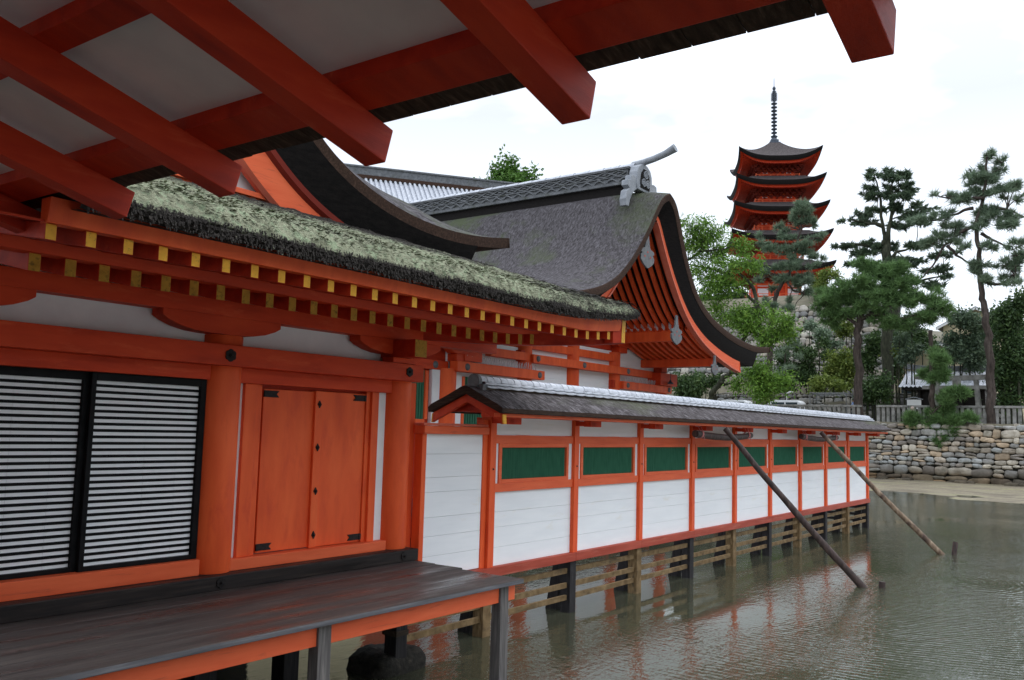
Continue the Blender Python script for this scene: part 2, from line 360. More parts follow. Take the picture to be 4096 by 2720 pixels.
nb = noise(t, (6, 18, 6), 9, 6, .4); bumpn(t, b, nb.outputs['Fac'], 1., .03)
LICH = m
zb = lambda x: 2.735 + .26 * (2.7 - x)          # underside of the overhead rafters
EX0 = -1.6
eav = thing('eaves_roof', (1.0, 2.0, 2.735), 'dark red roof eaves with heavy square rafters and white boards overhead', 'roof eaves')
def slope_box(mb, x0, x1, y0, y1, o0, o1, m=0, cut=True):
    k = .26 * (o1 - o0) * .94 if cut else 0
    mb.hexa([(x0, y0, zb(x0) + o0), (x1, y0, zb(x1) + o0), (x1, y1, zb(x1) + o0), (x0, y1, zb(x0) + o0),
             (x0, y0, zb(x0) + o1), (x1 + k, y0, zb(x1 + k) + o1), (x1 + k, y1, zb(x1 + k) + o1), (x0, y1, zb(x0) + o1)], m)
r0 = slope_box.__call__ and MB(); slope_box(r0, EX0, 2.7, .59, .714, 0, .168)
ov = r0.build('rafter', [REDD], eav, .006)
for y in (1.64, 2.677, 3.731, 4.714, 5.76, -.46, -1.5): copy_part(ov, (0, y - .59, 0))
for xa, xb in ((2.40, 2.585), (1.67, 1.79), (.75, .87), (-.2, -.08), (-1.1, -.98)):
    q = MB(); slope_box(q, xa, xb, -2.4, 6.9, .168, .238, 0, False); q.build('batten', [REDD], eav, .004)
q = MB(); slope_box(q, EX0, 2.46, -2.4, 6.9, .238, .262, 0, False); q.build('ceiling_board', [PLASTER], eav)
q = MB(); y = -2.4; rng = random.Random(3)
while y < 6.9:
    w_ = rng.uniform(.16, .26); slope_box(q, 2.46, 2.775 + rng.uniform(-.004, .004), y, min(y + w_ - .003, 6.9), .238, .262, 0, False); y += w_
q.build('eave_board', [ROOFWOOD], eav, .003)
q = MB(); slope_box(q, EX0, 2.74, -2.4, 6.9, .262, .42, 0, False); q.build('roof_covering', [BARK], eav)

# ================================================================== the shrine building on the left (facade along X)
hallb = thing('shrine_building', (5.4, 7.5, 0), 'vermilion shrine building with double doors, lattice panels and mossy bark eaves', 'shrine building')
XA = 2.75
XB = 2.30
# columns
for xc, rr in ((5.385, .203), (7.895, .197)):
    MB().cyl(xc, 7.5, .134, 2.43, rr, 40).build('column', [REDL], hallb, .008, 40)
# beams
MB().box(XA, 8.09, 7.2, 7.62, -.001, .134).build('floor_beam', [DARKWOOD], hallb, .008)
MB().box(XA, 5.185, 7.36, 7.52, .134, .282).build('door_sill', [REDF], hallb, .006)
MB().box(5.50, 7.70, 7.365, 7.52, .134, .246).build('door_sill', [REDF], hallb, .006)
MB().box(XB, 8.07, 7.2, 7.52, 2.122, 2.325).build('tie_beam', [RED], hallb, .008)
MB().box(XB, 5.19, 7.375, 7.55, 1.985, 2.122).build('head_beam', [RED], hallb, .006)
MB().box(5.50, 7.705, 7.375, 7.55, 1.975, 2.122).build('head_beam', [RED], hallb, .006)
MB().box(8.08, 8.20, 7.43, 7.55, .0, 2.12).build('corner_post', [REDL], hallb, .006)
# plaster above the tie beam, white strips beside the door
MB().box(XB, 7.9, 7.50, 7.56, 2.33, 2.70).build('wall_panel', [PLASTER], hallb)
MB().box(5.52, 5.637, 7.465, 7.56, .246, 1.975).build('wall_panel', [PLASTER], hallb)
MB().box(7.545, 7.72, 7.465, 7.56, .246, 1.975).build('wall_panel', [PLASTER], hallb)
# six-petal rosettes
def rosette(x, y, z, rad, parent, name='rosette', mat=IRON):
    q = MB(); ng = 48
    for k, (r_, d0, d1) in enumerate(((rad, 0, .012), (rad * .34, .012, .022), (rad * .2, .022, .034))):
        ring = []
        for i in range(ng):
            a = 2 * math.pi * i / ng
            rr_ = r_ * ((.86 + .14 * abs(math.cos(3 * a))) if k == 0 else 1)
            ring.append((x + rr_ * math.sin(a), z + rr_ * math.cos(a)))
        q.prism(ring, y - d1, y - d0 + .002, 'y')
    for i in range(6):
        a = math.pi / 3 * i + math.pi / 6
        q.lathe([(0, 0)], (0, 0, 0), 3) if 0 else None
    o = q.build(name, [mat], parent, .002)
    # pierced petals
    h = MB()
    for i in range(6):
        a = math.pi / 3 * (i + .5); cx, cz = x + rad * .6 * math.sin(a), z + rad * .6 * math.cos(a)
        h.prism([(cx + rad * .09 * math.cos(u), cz + rad * .13 * math.sin(u)) for u in np.linspace(0, 2 * math.pi, 9)[:-1]], y - .0135, y - .011, 'y')
    return o
for x, z, r_ in ((5.275, 2.222, .062), (7.812, 2.231, .058)): rosette(x, 7.2, z, r_, hallb)
for x, z, r_ in ((5.313, .071, .05), (7.834, .07, .048)): rosette(x, 7.2, z, r_, hallb)
# door: jambs, frame, two leaves, meeting stile with studs, iron straps
for xa, xb in ((5.637, 5.785), (7.435, 7.545)): MB().box(xa, xb, 7.42, 7.54, .246, 1.975).build('door_jamb', [REDL], hallb, .006)
for xa, xb in ((5.785, 5.875), (7.375, 7.435)): MB().box(xa, xb, 7.455, 7.54, .246, 1.975).build('door_frame', [REDL], hallb, .005)
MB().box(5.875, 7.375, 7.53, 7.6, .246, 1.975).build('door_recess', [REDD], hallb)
d1 = MB().box(5.912, 6.595, 7.475, 7.525, .258, 1.935).build('door_leaf', [REDL], hallb, .006)
d2 = MB().box(6.602, 7.372, 7.475, 7.525, .252, 1.945).build('door_leaf', [REDL], hallb, .006)
ms_ = MB().box(6.588, 6.688, 7.44, 7.478, .250, 1.945).build('meeting_stile', [REDL], d2, .007)
def strap(x, z, s, parent):     # fish-tail strap, s = +1 pointing to +X
    w_ = .20; h_ = .034
    q = MB().prism([(x, z - h_), (x + s * w_, z - h_), (x + s * (w_ - .035), z), (x + s * w_, z + h_), (x, z + h_)], 7.462, 7.474, 'y')
    q.prism([(x, z - h_), (x + s * .028, z - h_), (x + s * .028, z + h_), (x, z + h_)], 7.455, 7.468, 'y')
    return q.build('iron_strap', [IRON], parent, .002)
strap(5.905, 1.885, 1, d1); strap(5.905, .315, 1, d1); strap(7.376, 1.895, -1, d2); strap(7.376, .31, -1, d2)
for z in (1.80, 1.33, .857, .388):
    q = MB().prism([(6.642 + a * .028 * (1.35 if i % 4 in (1,) else 1), z + c * .043) for i, (a, c) in enumerate([(0, -1), (.45, -.45), (1, 0), (.45, .45), (0, 1), (-.45, .45), (-1, 0), (-.45, -.45)])], 7.430, 7.441, 'y')
    q.lathe([(0, .02), (.010, .016), (.016, .006), (.017, 0)], (0, 0, 0), 12)
    q.v[-48:] = [(6.642 + p[0], 7.430 - p[2], z + p[1]) for p in q.v[-48:]]
    q.build('door_stud', [IRON], ms_, .0015)
# lattice sliding panels: black bars over white paper
def lattice(xa, xb, yf, name='lattice_panel'):
    zt, zb_ = 1.985, .282
    fr_ = MB().box(xa, xa + .045, yf, yf + .045, zb_, zt).box(xb - .062, xb, yf, yf + .045, zb_, zt)
    fr_.box(xa + .045, xb - .062, yf, yf + .045, zt - .072, zt).box(xa + .045, xb - .062, yf, yf + .045, zb_, zb_ + .042)
    p = fr_.build(name, [BLACK], hallb, .004)
    bars = MB(); nb_ = 28; z0, z1 = zb_ + .042, zt - .072; pit = (z1 - z0 + .027) / (nb_ + 1)
    for i in range(1, nb_ + 1):
        z = z0 + i * pit - .027; bars.box(xa + .045, xb - .062, yf + .028, yf + .037, z, z + .0255)
    bars.build('bar', [BLACK], p, .002)
    pw = MB(); xs = [xa + .03, xa + .03 + (xb - xa) * .46, xa + .03 + (xb - xa) * .74, xb - .03]
    for i in range(3): pw.box(xs[i] + .0012, xs[i + 1] - .0012, yf + .036, yf + .042, zb_ + .02, zt - .02)
    pw.build('paper', [PAPER], p)
    return p
lattice(4.045, 5.19, 7.425)
lattice(2.86, 4.06, 7.475)
MB().box(XA, 5.2, 7.60, 7.64, .13, 2.1).build('wall_panel', [BLACK], hallb)
# purlin, boat-shaped brackets, corner arm with painted end
MB().box(XB, 9.665, 7.3, 7.48, 2.607, 2.762).build('purlin', [RED], hallb, .006)
def boat(xc, half, ya, yb):
    pts = [(-half, 2.607), (-half, 2.548), (-half * .9, 2.51), (-half * .72, 2.468), (-half * .5, 2.44), (-half * .25, 2.43), (half * .25, 2.43), (half * .5, 2.44), (half * .72, 2.468), (half * .9, 2.51), (half, 2.548), (half, 2.607)]
    return MB().prism([(xc + u, w_) for u, w_ in pts], ya, yb, 'y').build('bracket_arm', [RED], hallb, .006)
boat(5.24 + .03, .675, 7.3, 7.48); boat(7.78, .70, 7.3, 7.48); boat(2.86, .60, 7.3, 7.48)
MB().box(7.62, 7.83, 6.95, 7.6, 2.392, 2.60, 0, {2: 1}).build('corner_arm', [REDD, YELD], hallb, .005)
MB().box(7.55, 7.95, 7.22, 7.4, 2.33, 2.392).build('bearing_block', [RED], hallb, .006)
MB().box(XA, 7.9, 7.57, 7.60, 2.0, 3.2).build('wall_panel', [PLASTER], hallb)
# ---- double eaves
lift = lambda x: .13 * max(0., (x - 8.0) / 2) ** 2
flz = lambda x: 2.679 + .055 * max(0., (x - 8.9) / .7) ** 1.5
XF0, PF, NF = 2.663, .2566, 28
lowz = lambda x: 2.596 + .085 * max(0., (x - 8.3) / 1.0) ** 1.6
fl_master = MB()
def flying(x):
    y1 = min(6.55, 15.75 - x); y0 = 5.5; z = flz(x); s_ = .17; w_ = .036; h = .102
    return MB().hexa([(x - w_, y0, z), (x + w_, y0, z), (x + w_, y1, z + s_ * (y1 - y0)), (x - w_, y1, z + s_ * (y1 - y0)),
                      (x - w_, y0, z + h), (x + w_, y0, z + h), (x + w_, y1, z + h + s_ * (y1 - y0)), (x - w_, y1, z + h + s_ * (y1 - y0))], 0, {2: 1})
def lower(x):
    y0 = 6.3; y1 = max(y0 + .08, min(7.6, 15.72 - x)); z = lowz(x); s_ = .20; w_ = .043; h = .128
    return MB().hexa([(x - w_, y0, z), (x + w_, y0, z), (x + w_, y1, z + s_ * (y1 - y0)), (x - w_, y1, z + s_ * (y1 - y0)),
                      (x - w_, y0, z + h), (x + w_, y0, z + h), (x + w_, y1, z + h + s_ * (y1 - y0)), (x - w_, y1, z + h + s_ * (y1 - y0))], 0, {2: 1})
for k in range(NF):
    x = XF0 + k * PF
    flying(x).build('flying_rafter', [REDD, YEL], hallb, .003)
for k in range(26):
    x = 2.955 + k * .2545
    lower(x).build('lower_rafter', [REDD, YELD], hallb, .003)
# boards the rafters carry
q = MB(); ns = 28
def ribbon(mb, xs, f):      # f(x) -> list of (y,z) section points; closed section swept along X
    rows = [[(x, y_, z_) for y_, z_ in f(x)] for x in xs]
    mb.strip(rows, 0, True); mb.f.append(list(range(len(mb.v) - len(rows[0]), len(mb.v)))); mb.m.append(0)
    o_ = len(mb.v) - len(rows) * len(rows[0]); mb.f.append(list(range(o_, o_ + len(rows[0])))[::-1]); mb.m.append(0); return mb
xs = list(np.linspace(2.62, 9.84, 40))
ribbon(MB(), xs, lambda x: [(5.47, flz(x) + .103), (5.56, flz(x) + .103), (5.56, flz(x) + .26 + lift(x) * .5), (5.44, flz(x) + .26 + lift(x) * .5)]).build('eave_fascia', [REDL], hallb, .004)
xs2 = list(np.linspace(XB, 9.45, 34))
ribbon(MB(), xs2, lambda x: [(6.26, lowz(x) + .129), (6.40, lowz(x) + .129), (6.40, lowz(x) + .215), (6.24, lowz(x) + .215)]).build('eave_batten', [RED], hallb, .004)
ribbon(MB(), xs2, lambda x: [(5.5, flz(x) + .105), (7.9, flz(x) + .105 + .17 * 2.4), (7.9, flz(x) + .12 + .17 * 2.4), (5.5, flz(x) + .12)]).build('eave_lining', [REDD], hallb)
ribbon(MB(), list(np.linspace(XB, 9.2, 30)), lambda x: [(6.32, lowz(x) + .131), (7.7, lowz(x) + .131 + .2 * 1.38), (7.7, lowz(x) + .145 + .2 * 1.38), (6.32, lowz(x) + .145)]).build('eave_lining', [REDD], hallb)
# corner hip rafter
dx = Vector((1, -1, 0)).normalized(); px_ = Vector((1, 1, 0)).normalized() * .05
c0, c1 = Vector((8.1, 7.42, 0)), Vector((9.93, 5.53, 0))
q = MB(); za, zc = 2.70, 2.712
path = []
for tt in (0, .3, .6, .85, 1):
    c_ = c0.lerp(c1, tt); zl = 2.66 - .06 * math.sin(tt * math.pi) * .5 + .05 * tt ** 3; path.append((c_, zl, zl + .20 + .11 * tt))
rows = [[tuple(c_ - px_ + Vector((0, 0, a))), tuple(c_ + px_ + Vector((0, 0, a))), tuple(c_ + px_ + Vector((0, 0, h))), tuple(c_ - px_ + Vector((0, 0, h)))] for c_, a, h in path]
q.strip(rows, 0, True); n_ = len(q.v); q.f.append([n_ - 4, n_ - 3, n_ - 2, n_ - 1]); q.m.append(1)
q.build('hip_rafter', [REDD, YEL], hallb, .004)
hp = MB().hexa([(9.70, 5.50, 2.70), (9.835, 5.462, 2.712), (9.835, 5.62, 2.712), (9.70, 5.62, 2.70), (9.70, 5.50, 3.0), (9.86, 5.462, 3.04), (9.86, 5.62, 3.04), (9.70, 5.62, 3.0)])
hp.hexa([(9.838, 5.458, 2.714), (9.935, 5.458, 2.714), (9.935, 5.62, 2.714), (9.838, 5.62, 2.714), (9.863, 5.458, 3.042), (9.955, 5.458, 3.042), (9.955, 5.62, 3.042), (9.863, 5.62, 3.042)], 0, {2: 1})
hp.build('hip_rafter', [REDD, YEL], hallb, .004)
# side eave (turning the corner) fascia
xs3 = list(np.linspace(5.56, 12, 20))
rows = [[(9.86 - .03, y_, 2.79 + .07 * max(0, (6.6 - y_)) ** 1.5), (9.86 - .12, y_, 2.79 + .07 * max(0, (6.6 - y_)) ** 1.5), (9.86 - .12, y_, 2.94 + .1 * max(0, (6.6 - y_)) ** 1.5), (9.86, y_, 2.94 + .1 * max(0, (6.6 - y_)) ** 1.5)] for y_ in xs3]
MB().strip(rows, 0, True).build('eave_fascia', [RED], hallb)
# ---- lower thatched roof with lichen, real relief
XE, YE = 10.02, 5.3
def elift(d): return .13 * max(0., (2.0 - d) / 2) ** 2
def roofz(x, y):
    d0, d1 = y - YE, XE - x
    dd = min(d0, d1)
    top = 3.0 + .085 * min(1, dd / .12) ** .7 + (.40 * dd - .012 * dd * dd)
    other = d1 if d0 < d1 else d0
    return top + elift(other) * math.exp(-dd * 1.1)
NX, NY = 560, 46
lv, lf, la = [], [], []
prof = [0.0] + list(np.linspace(.02, 2.6, NY) ** 1.0)
def shag(x, y, z, amp):
    return fnoise((x * 9, y * 22, z * 22), 1, 1) * amp + fnoise((x * 30, y * 60, z * 60), 1, 2) * amp * .6 + fnoise((x * 3, y * 5, z * 9), 1, 3) * amp * .8
for i in range(NX + 1):
    x = XA + (XE - XA) * (1 - (1 - i / NX) ** 1.25)
    col = []
    # cut edge, bottom to top
    ztop = roofz(x, YE); d1 = XE - x
    zbot = 2.885 + elift(d1) * 1.25 + fnoise((x * 4, 0, 0), 1, 5) * .012
    for k in range(9):
        tt = k / 8
        y = YE + .055 * (1 - tt) - .02 * math.sin(tt * math.pi)
        z = zbot + (ztop - .03 - zbot) * tt
        a_ = .022 if k < 8 else .014
        col.append((x, y + shag(x, k * .13, z * 3, a_), z + (shag(x, 5, k, .012) if k == 0 else 0), -.22 + .34 * max(0, tt - .55) / .45 + .25 * fnoise((x * 2.2, k * .4, 7), 1, 8)))
    for pv in prof:
        y = YE + .01 + pv * 1.0
        if y > 5.3 + max(.012, d1) and d1 < 2.7: pass
        z = roofz(x, y)
        fall = .30 - .42 * max(0, (pv - .75)) - .32 * max(0, (x - 7.6) / 2.0) + (.1 if pv < .3 else 0)
        col.append((x, y, z + shag(x, y, 0, .018) + (.008 * ((pv * 14) % 1)), fall))
    lv.append(col)
nv = len(lv[0])
me = bpy.data.meshes.new('thatch_skirt')
vs = [p[:3] for c_ in lv for p in c_]
fs = [(i * nv + j, (i + 1) * nv + j, (i + 1) * nv + j + 1, i * nv + j + 1) for i in range(NX) for j in range(nv - 1)]
# right-hand (corner) edge and underside
o_ = len(vs); ne = 40
for i in range(ne + 1):
    y = YE + (i / ne) * 6; zt = roofz(XE, y); zb2 = 2.872 + elift(y - YE) * 1.25
    vs += [(XE - .05, y, zb2), (XE + .01 + .02 * fnoise((y * 9, 1, 1)), y, (zt + zb2) / 2), (XE, y, zt), (9.6, y, zb2)]
for i in range(ne):
    a = o_ + i * 4
    for u, w_ in ((0, 1), (1, 2), (3, 0)): fs.append((a + u, a + 4 + u, a + 4 + w_, a + w_))
o_ = len(vs)
for i in range(61):
    x = XA + (XE - .02 - XA) * i / 60; zb2 = 2.874 + elift(XE - x) * 1.25
    vs += [(x, YE + .05, zb2), (x, YE + .35, zb2 + .03)]
for i in range(60): fs.append((o_ + 2 * i, o_ + 2 * i + 2, o_ + 2 * i + 3, o_ + 2 * i + 1))
me.from_pydata(vs, [], fs); me.materials.append(LICH)
at_ = me.attributes.new('lichen', 'FLOAT', 'POINT')
la = [p[3] for c_ in lv for p in c_]; la += [-.2] * (len(vs) - len(la))
at_.data.foreach_set('value', la); me.update()
sk = bpy.data.objects.new('thatch_skirt', me); COL.objects.link(sk); adopt(sk, hallb)
# chips of bark standing proud along the cut edge and on the slope
rng = random.Random(11); q = MB(); lic = []
for k in range(6500):
    x = XA + (XE - XA) * rng.random() ** .9; onedge = rng.random() < .45
    if onedge:
        zt = roofz(x, YE); zb2 = 2.872 + elift(XE - x) * 1.25; z = zb2 + (zt - zb2) * rng.random(); y = YE - .012
        l_, w_ = rng.uniform(.010, .035), rng.uniform(.003, .009)
        dv = Vector((rng.uniform(-.3, .3), rng.uniform(-.5, .1), -1)).normalized(); wv = Vector((1, rng.uniform(-.3, .3), 0)).normalized()
    else:
        y = YE + abs(rng.gauss(0, .5)); y = min(y, YE + max(.02, XE - x)); z = roofz(x, y) + .012
        l_, w_ = rng.uniform(.02, .06), rng.uniform(.005, .014)
        dv = Vector((rng.uniform(-.7, .7), -1, -.25 + rng.uniform(0, .25))).normalized(); wv = Vector((1, rng.uniform(-.4, .4), rng.uniform(-.2, .2))).normalized()
    p = Vector((x, y, z)); q.add([p - wv * w_, p + wv * w_, p + wv * w_ * .7 + dv * l_, p - wv * w_ * .7 + dv * l_], [(0, 1, 2, 3)])
ch = q.build('bark_chips', [LICH], hallb, fix=False)
at_ = ch.data.attributes.new('lichen', 'FLOAT', 'POINT')
vals = []
for k in range(0, len(q.v), 4):
    x, y = q.v[k][0], q.v[k][1]
    edge = y < YE - .005
    vv = (-.25 if edge else .30 - .35 * max(0, (y - YE - .75)) - .32 * max(0, (x - 7.6) / 2)) + rng.uniform(-.18, .22)
    vals += [vv] * 4
at_.data.foreach_set('value', vals)
# ---- upper gable roof on it
def offs(P, d):
    P = [Vector((a, c)) for a, c in P]; o = []
    for i, p in enumerate(P):
        tg = (P[min(i + 1, len(P) - 1)] - P[max(i - 1, 0)]).normalized()
        o.append((p.x + tg.y * d, p.y - tg.x * d))
    return o
def smooth_curve(P, n=60):
    P = np.array(P, float); s_ = np.concatenate([[0], np.cumsum(np.hypot(*np.diff(P, axis=0).T))])
    tq = np.linspace(0, s_[-1], n); out = np.stack([np.interp(tq, s_, P[:, k]) for k in (0, 1)], 1)
    for _ in range(6):
        out[1:-1] = (out[:-2] + 2 * out[1:-1] + out[2:]) / 4
    return [tuple(p) for p in out]
GP = smooth_curve([(4.55, 6.15), (4.75, 5.85), (5.2, 5.22), (5.65, 4.72), (6.05, 4.40), (6.36, 4.24), (6.65, 4.13), (6.95, 4.05), (7.3, 3.985), (7.7, 3.95), (8.1, 3.945), (8.6, 3.98), (9.2, 4.08)], 50)
GL = [(9.1 - x, z) for x, z in GP if x < 6.3][::-1]
def verge(parent, P, y_front, y_back, sgn=1, tiers=((0, .19, 0), (.19, .50, .13)), mats=(BARK, EAVEBL, BLACKB), names=('thatch_roof', 'verge_edge', 'verge_soffit'), t2end=None, surf=None):
    """bark gable roof: P = (x,z) profile from the ridge down; returns nothing"""
    lo1 = offs(P, tiers[0][1] * sgn)
    q = MB()      # surface
    rows = [[(x, y, z) for x, z in P] for y in list(np.linspace(y_front, y_front + .9, 12)) + list(np.linspace(y_front + 1.1, y_back, 16))]
    if surf: rows = [[(x, y, surf(x, y, z)) for x, y, z in r] for r in rows]
    q.strip(rows, 0)
    q.build(names[0], [mats[0]], parent, smooth='all')
    q = MB()      # brown cut edge at the gable front and along the eave
    fz = lambda x, z: z
    q.strip([[(x, y_front, fz(x, z) + .002) for x, z in P], [(x, y_front + .02, fz(x, z)) for x, z in lo1]], 0)
    e, e1 = P[-1], lo1[-1]
    q.strip([[(e[0], y, e[1]) for y in (y_front, y_back)], [(e1[0], y, e1[1]) for y in (y_front, y_back)]], 0)
    q.strip([[(x, y_front + .02, fz(x, z)) for x, z in lo1], [(x, y_back, z) for x, z in lo1]], 0)
    q.build(names[1], [mats[1]], parent, smooth=30)
    q = MB()      # black stepped second layer, set back
    n2 = t2end or len(P)
    hi2, lo2 = offs(P, tiers[1][0] * sgn)[:n2], offs(P, tiers[1][1] * sgn)[:n2]
    yf = y_front + tiers[1][2]
    q.strip([[(x, yf - .10, z) for x, z in hi2], [(x, yf + .10, z) for x, z in lo2], [(x, y_back, z) for x, z in lo2]], 0)
    q.strip([[hi2[-1][:1] + (y,) + hi2[-1][1:] for y in (yf - .1, y_back)], [lo2[-1][:1] + (y,) + lo2[-1][1:] for y in (yf + .1, y_back)]], 0)
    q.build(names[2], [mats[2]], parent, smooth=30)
swell = lambda x, y, z: z + .44 * (1 - max(0, (7.7 - y) / .9) ** 2) * min(1, max(0, (9.3 - x) / 1.6))
verge(hallb, GP, 6.8, 13.0, 1, ((0, .125, 0), (.125, .45, .10)), t2end=44, surf=swell)
verge(hallb, GL[::-1], 6.8, 13.0, -1, ((0, .19, 0), (.19, .47, .10)))
def barge(parent, P, d0, d1, y0, y1, n0, n1, sgn=1, mats=(RED, REDR), name='bargeboard'):
    a, c = offs(P, d0 * sgn)[n0:n1], offs(P, d1 * sgn)[n0:n1]; c2 = offs(P, (d1 + .035) * sgn)[n0:n1]
    q = MB().strip([[(x, y1, z) for x, z in a], [(x, y0, z) for x, z in a], [(x, y0, z) for x, z in c]], 0)
    q.strip([[(x, y0, z) for x, z in c], [(x, y0 + .04, z) for x, z in c2], [(x, y1, z) for x, z in c2]], 1)
    e0, e1, e2 = a[-1], c[-1], c2[-1]
    q.add([(e0[0], y0, e0[1]), (e0[0], y1, e0[1]), (e2[0], y1, e2[1]), (e2[0], y0 + .04, e2[1]), (e1[0], y0, e1[1])], [(0, 1, 2, 3, 4)], 0)
    return q.build(name, mats, parent, smooth=30)
barge(hallb, GP, .44, .50, 6.98, 7.08, 0, 40, 1, (REDSHADE, REDSHADE))  # dark red strip painting the shadow above the bargeboard
barge(hallb, GP, .50, .80, 7.02, 7.12, 0, 37, 1, (REDF, REDR))
MB().box(3.2, 6.6, 7.12, 7.22, 3.60, 3.80).build('gable_beam', [REDF], hallb, .01)
MB().box(3.2, 6.6, 7.08, 7.2, 3.785, 3.84).build('gable_beam', [REDF], hallb, .008)
MB().prism([(3.2, 3.8), (6.3, 3.8), (5.3, 4.6), (4.55, 5.4), (3.8, 4.6)], 7.2, 7.26, 'y').build('gable_panel', [PLASTER], hallb)
q = MB(); ribbon(q, [3.0, 6.75], lambda x: [(6.82, 3.50), (7.2, 3.50), (7.2, 3.64), (6.9, 3.62)]); q.build('ridge_flashing', [EAVEB], hallb)

# ================================================================== veranda
ver = thing('veranda', (7.9, 5.6, 0), 'low dark wet plank veranda with red edge beam on grey posts over the water', 'veranda')
rng = random.Random(5)
yb_ = [5.535, 5.80, 6.02, 6.24, 6.45, 6.68, 6.88, 7.05, 7.60]
for i in range(len(yb_) - 1):
    ya, yc = yb_[i], yb_[i + 1] - .004
    xe = 7.90 + (0.06 if i >= 4 else 0) + .012 * i
    z1 = -.002 * (i % 2) - (0.0 if i else .002)
    if i == 0:
        MB().box(1.6, xe + .03, ya, yc, -.05, z1, 0, {2: 1, 3: 1}).build('edge_plank', [DECK, EDGEWOOD], ver, .005)
    else:
        xj = (None, None, 4.9, None, None, 6.1, None, None)[i]
        if xj: MB().box(1.6, xj, ya, yc, -.042, z1).box(xj + .004, xe, ya, yc, -.042, z1 - .002).build('deck_plank', [DECK], ver, .004)
        else: MB().box(1.6, xe, ya, yc, -.042, z1).build('deck_plank', [DECK], ver, .004)
MB().box(1.6, 7.9, 5.63, 5.75, -.225, -.052).build('edge_beam', [REDF], ver, .006)
MB().box(7.72, 7.84, 5.76, 7.2, -.22, -.06).build('cross_beam', [REDD], ver, .006)
for x in (7.61, 5.115, 2.6):
    MB().hexa([(x, 5.59, -2.0), (x + .15, 5.59, -2.0), (x + .15, 5.73, -2.0), (x, 5.73, -2.0), (x + .002, 5.605, -.056), (x + .142, 5.605, -.056), (x + .142, 5.72, -.056), (x + .002, 5.72, -.056)]).build('post', [GREYWOOD], ver, .006)
MB().box(.0, 8.0, 7.65, 14, -.14, -.01).build('shade_slab', [PILED], hallb)  # added floor that keeps the underside dark
MB().box(.0, 8.2, 10.4, 10.5, -2.2, -.1).build('shade_boarding', [PILED], hallb)  # dark boards added to shut out light behind the deck posts
MB().box(-.1, .0, 5.6, 14, -2.2, -.1).build('shade_boarding', [PILED], hallb)  # added light block at the left end
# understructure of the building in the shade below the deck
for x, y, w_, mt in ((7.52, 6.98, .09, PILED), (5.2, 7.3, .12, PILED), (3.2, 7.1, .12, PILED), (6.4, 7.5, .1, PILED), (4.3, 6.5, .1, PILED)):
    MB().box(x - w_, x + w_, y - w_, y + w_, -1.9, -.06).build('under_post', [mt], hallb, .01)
MB().box(7.42, 7.62, 6.88, 7.1, -.74, -.68).build('binding_strap', [ROOFWOOD], hallb, .004)
def rough_block(mb, x0, x1, y0, y1, z0, z1, amp, n=10, seed=0):
    def face(o, u, v):
        def f(a, c):
            p = Vector(o) + Vector(u) * a + Vector(v) * c
            ctr = Vector(((x0 + x1) / 2, (y0 + y1) / 2, (z0 + z1) / 2)); d = (p - ctr)
            hw = Vector(((x1 - x0) / 2, (y1 - y0) / 2, (z1 - z0) / 2)); e = Vector((d.x / hw.x, d.y / hw.y, d.z / hw.z))
            L_ = (abs(e.x) ** 6 + abs(e.y) ** 6 + abs(e.z) ** 6) ** (1 / 6)
            p = ctr + d / max(L_, .6)
            return p + (p - ctr).normalized() * (fnoise(p, 5, seed) * amp + fnoise(p, 16, seed) * amp * .5)
        mb.grid(f, n, n)
    sx, sy, sz = x1 - x0, y1 - y0, z1 - z0
    face((x0, y0, z0), (sx, 0, 0), (0, 0, sz)); face((x0, y1, z0), (sx, 0, 0), (0, 0, sz)); face((x0, y0, z0), (0, sy, 0), (0, 0, sz)); face((x1, y0, z0), (0, sy, 0), (0, 0, sz)); face((x0, y0, z1), (sx, 0, 0), (0, sy, 0))
    return mb
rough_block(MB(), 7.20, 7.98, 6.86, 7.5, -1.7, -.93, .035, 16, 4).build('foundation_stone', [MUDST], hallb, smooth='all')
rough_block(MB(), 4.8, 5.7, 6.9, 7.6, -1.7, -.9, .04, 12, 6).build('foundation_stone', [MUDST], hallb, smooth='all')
# ================================================================== roofed screen wall
PX0, PB, NPOST = 9.57, 2.1335, 10
wal = thing('roofed_wall', (9.57, 7.3, -1.15), 'long white and vermilion screen wall with green barred windows under a tiled ridge, on stilts', 'wall')
pm_ = MB().box(PX0 - .065, PX0 + .065, 7.235, 7.40, -.26, 1.78).build('post', [REDL], wal, .006)
posts = [pm_] + [copy_part(pm_, (n * PB, 0, 0)) for n in range(1, NPOST)]
MB().box(9.40, 9.50, 7.28, 7.40, -.26, 1.70).build('post', [REDL], wal, .006)
# end panel up to the building and its cap rail
rng = random.Random(9)
def planks(x0, x1, z0, z1, n, y0=7.295, y1=7.325):
    q = MB(); zs = [z0 + (z1 - z0) * i / n for i in range(n + 1)]
    for i in range(1, n): zs[i] += rng.uniform(-.04, .04)
    for i in range(n):
        q.box(x0, x1, y0 + rng.uniform(0, .002), y1, zs[i] + .0012, zs[i + 1] - .0012)
    q.box(x0, x1, y1 - .004, y1 + .012, z0, z1)
    return q
planks(8.18, 9.41, -.25, 1.50, 7).build('white_panel', [WBOARD], wal, .0025)
MB().box(8.15, 9.45, 7.22, 7.40, 1.50, 1.60).build('cap_rail', [REDF], wal, .012)
MB().box(8.15, 9.45, 7.235, 7.40, 1.602, 1.635).build('cap_rail', [REDR], wal, .01)
MB().box(8.17, 8.25, 7.27, 7.4, -.25, 1.5).build('post', [REDL], wal, .006)
xs_ = [PX0 + .065 + n * PB for n in range(NPOST - 1)]
wl = PB - .13
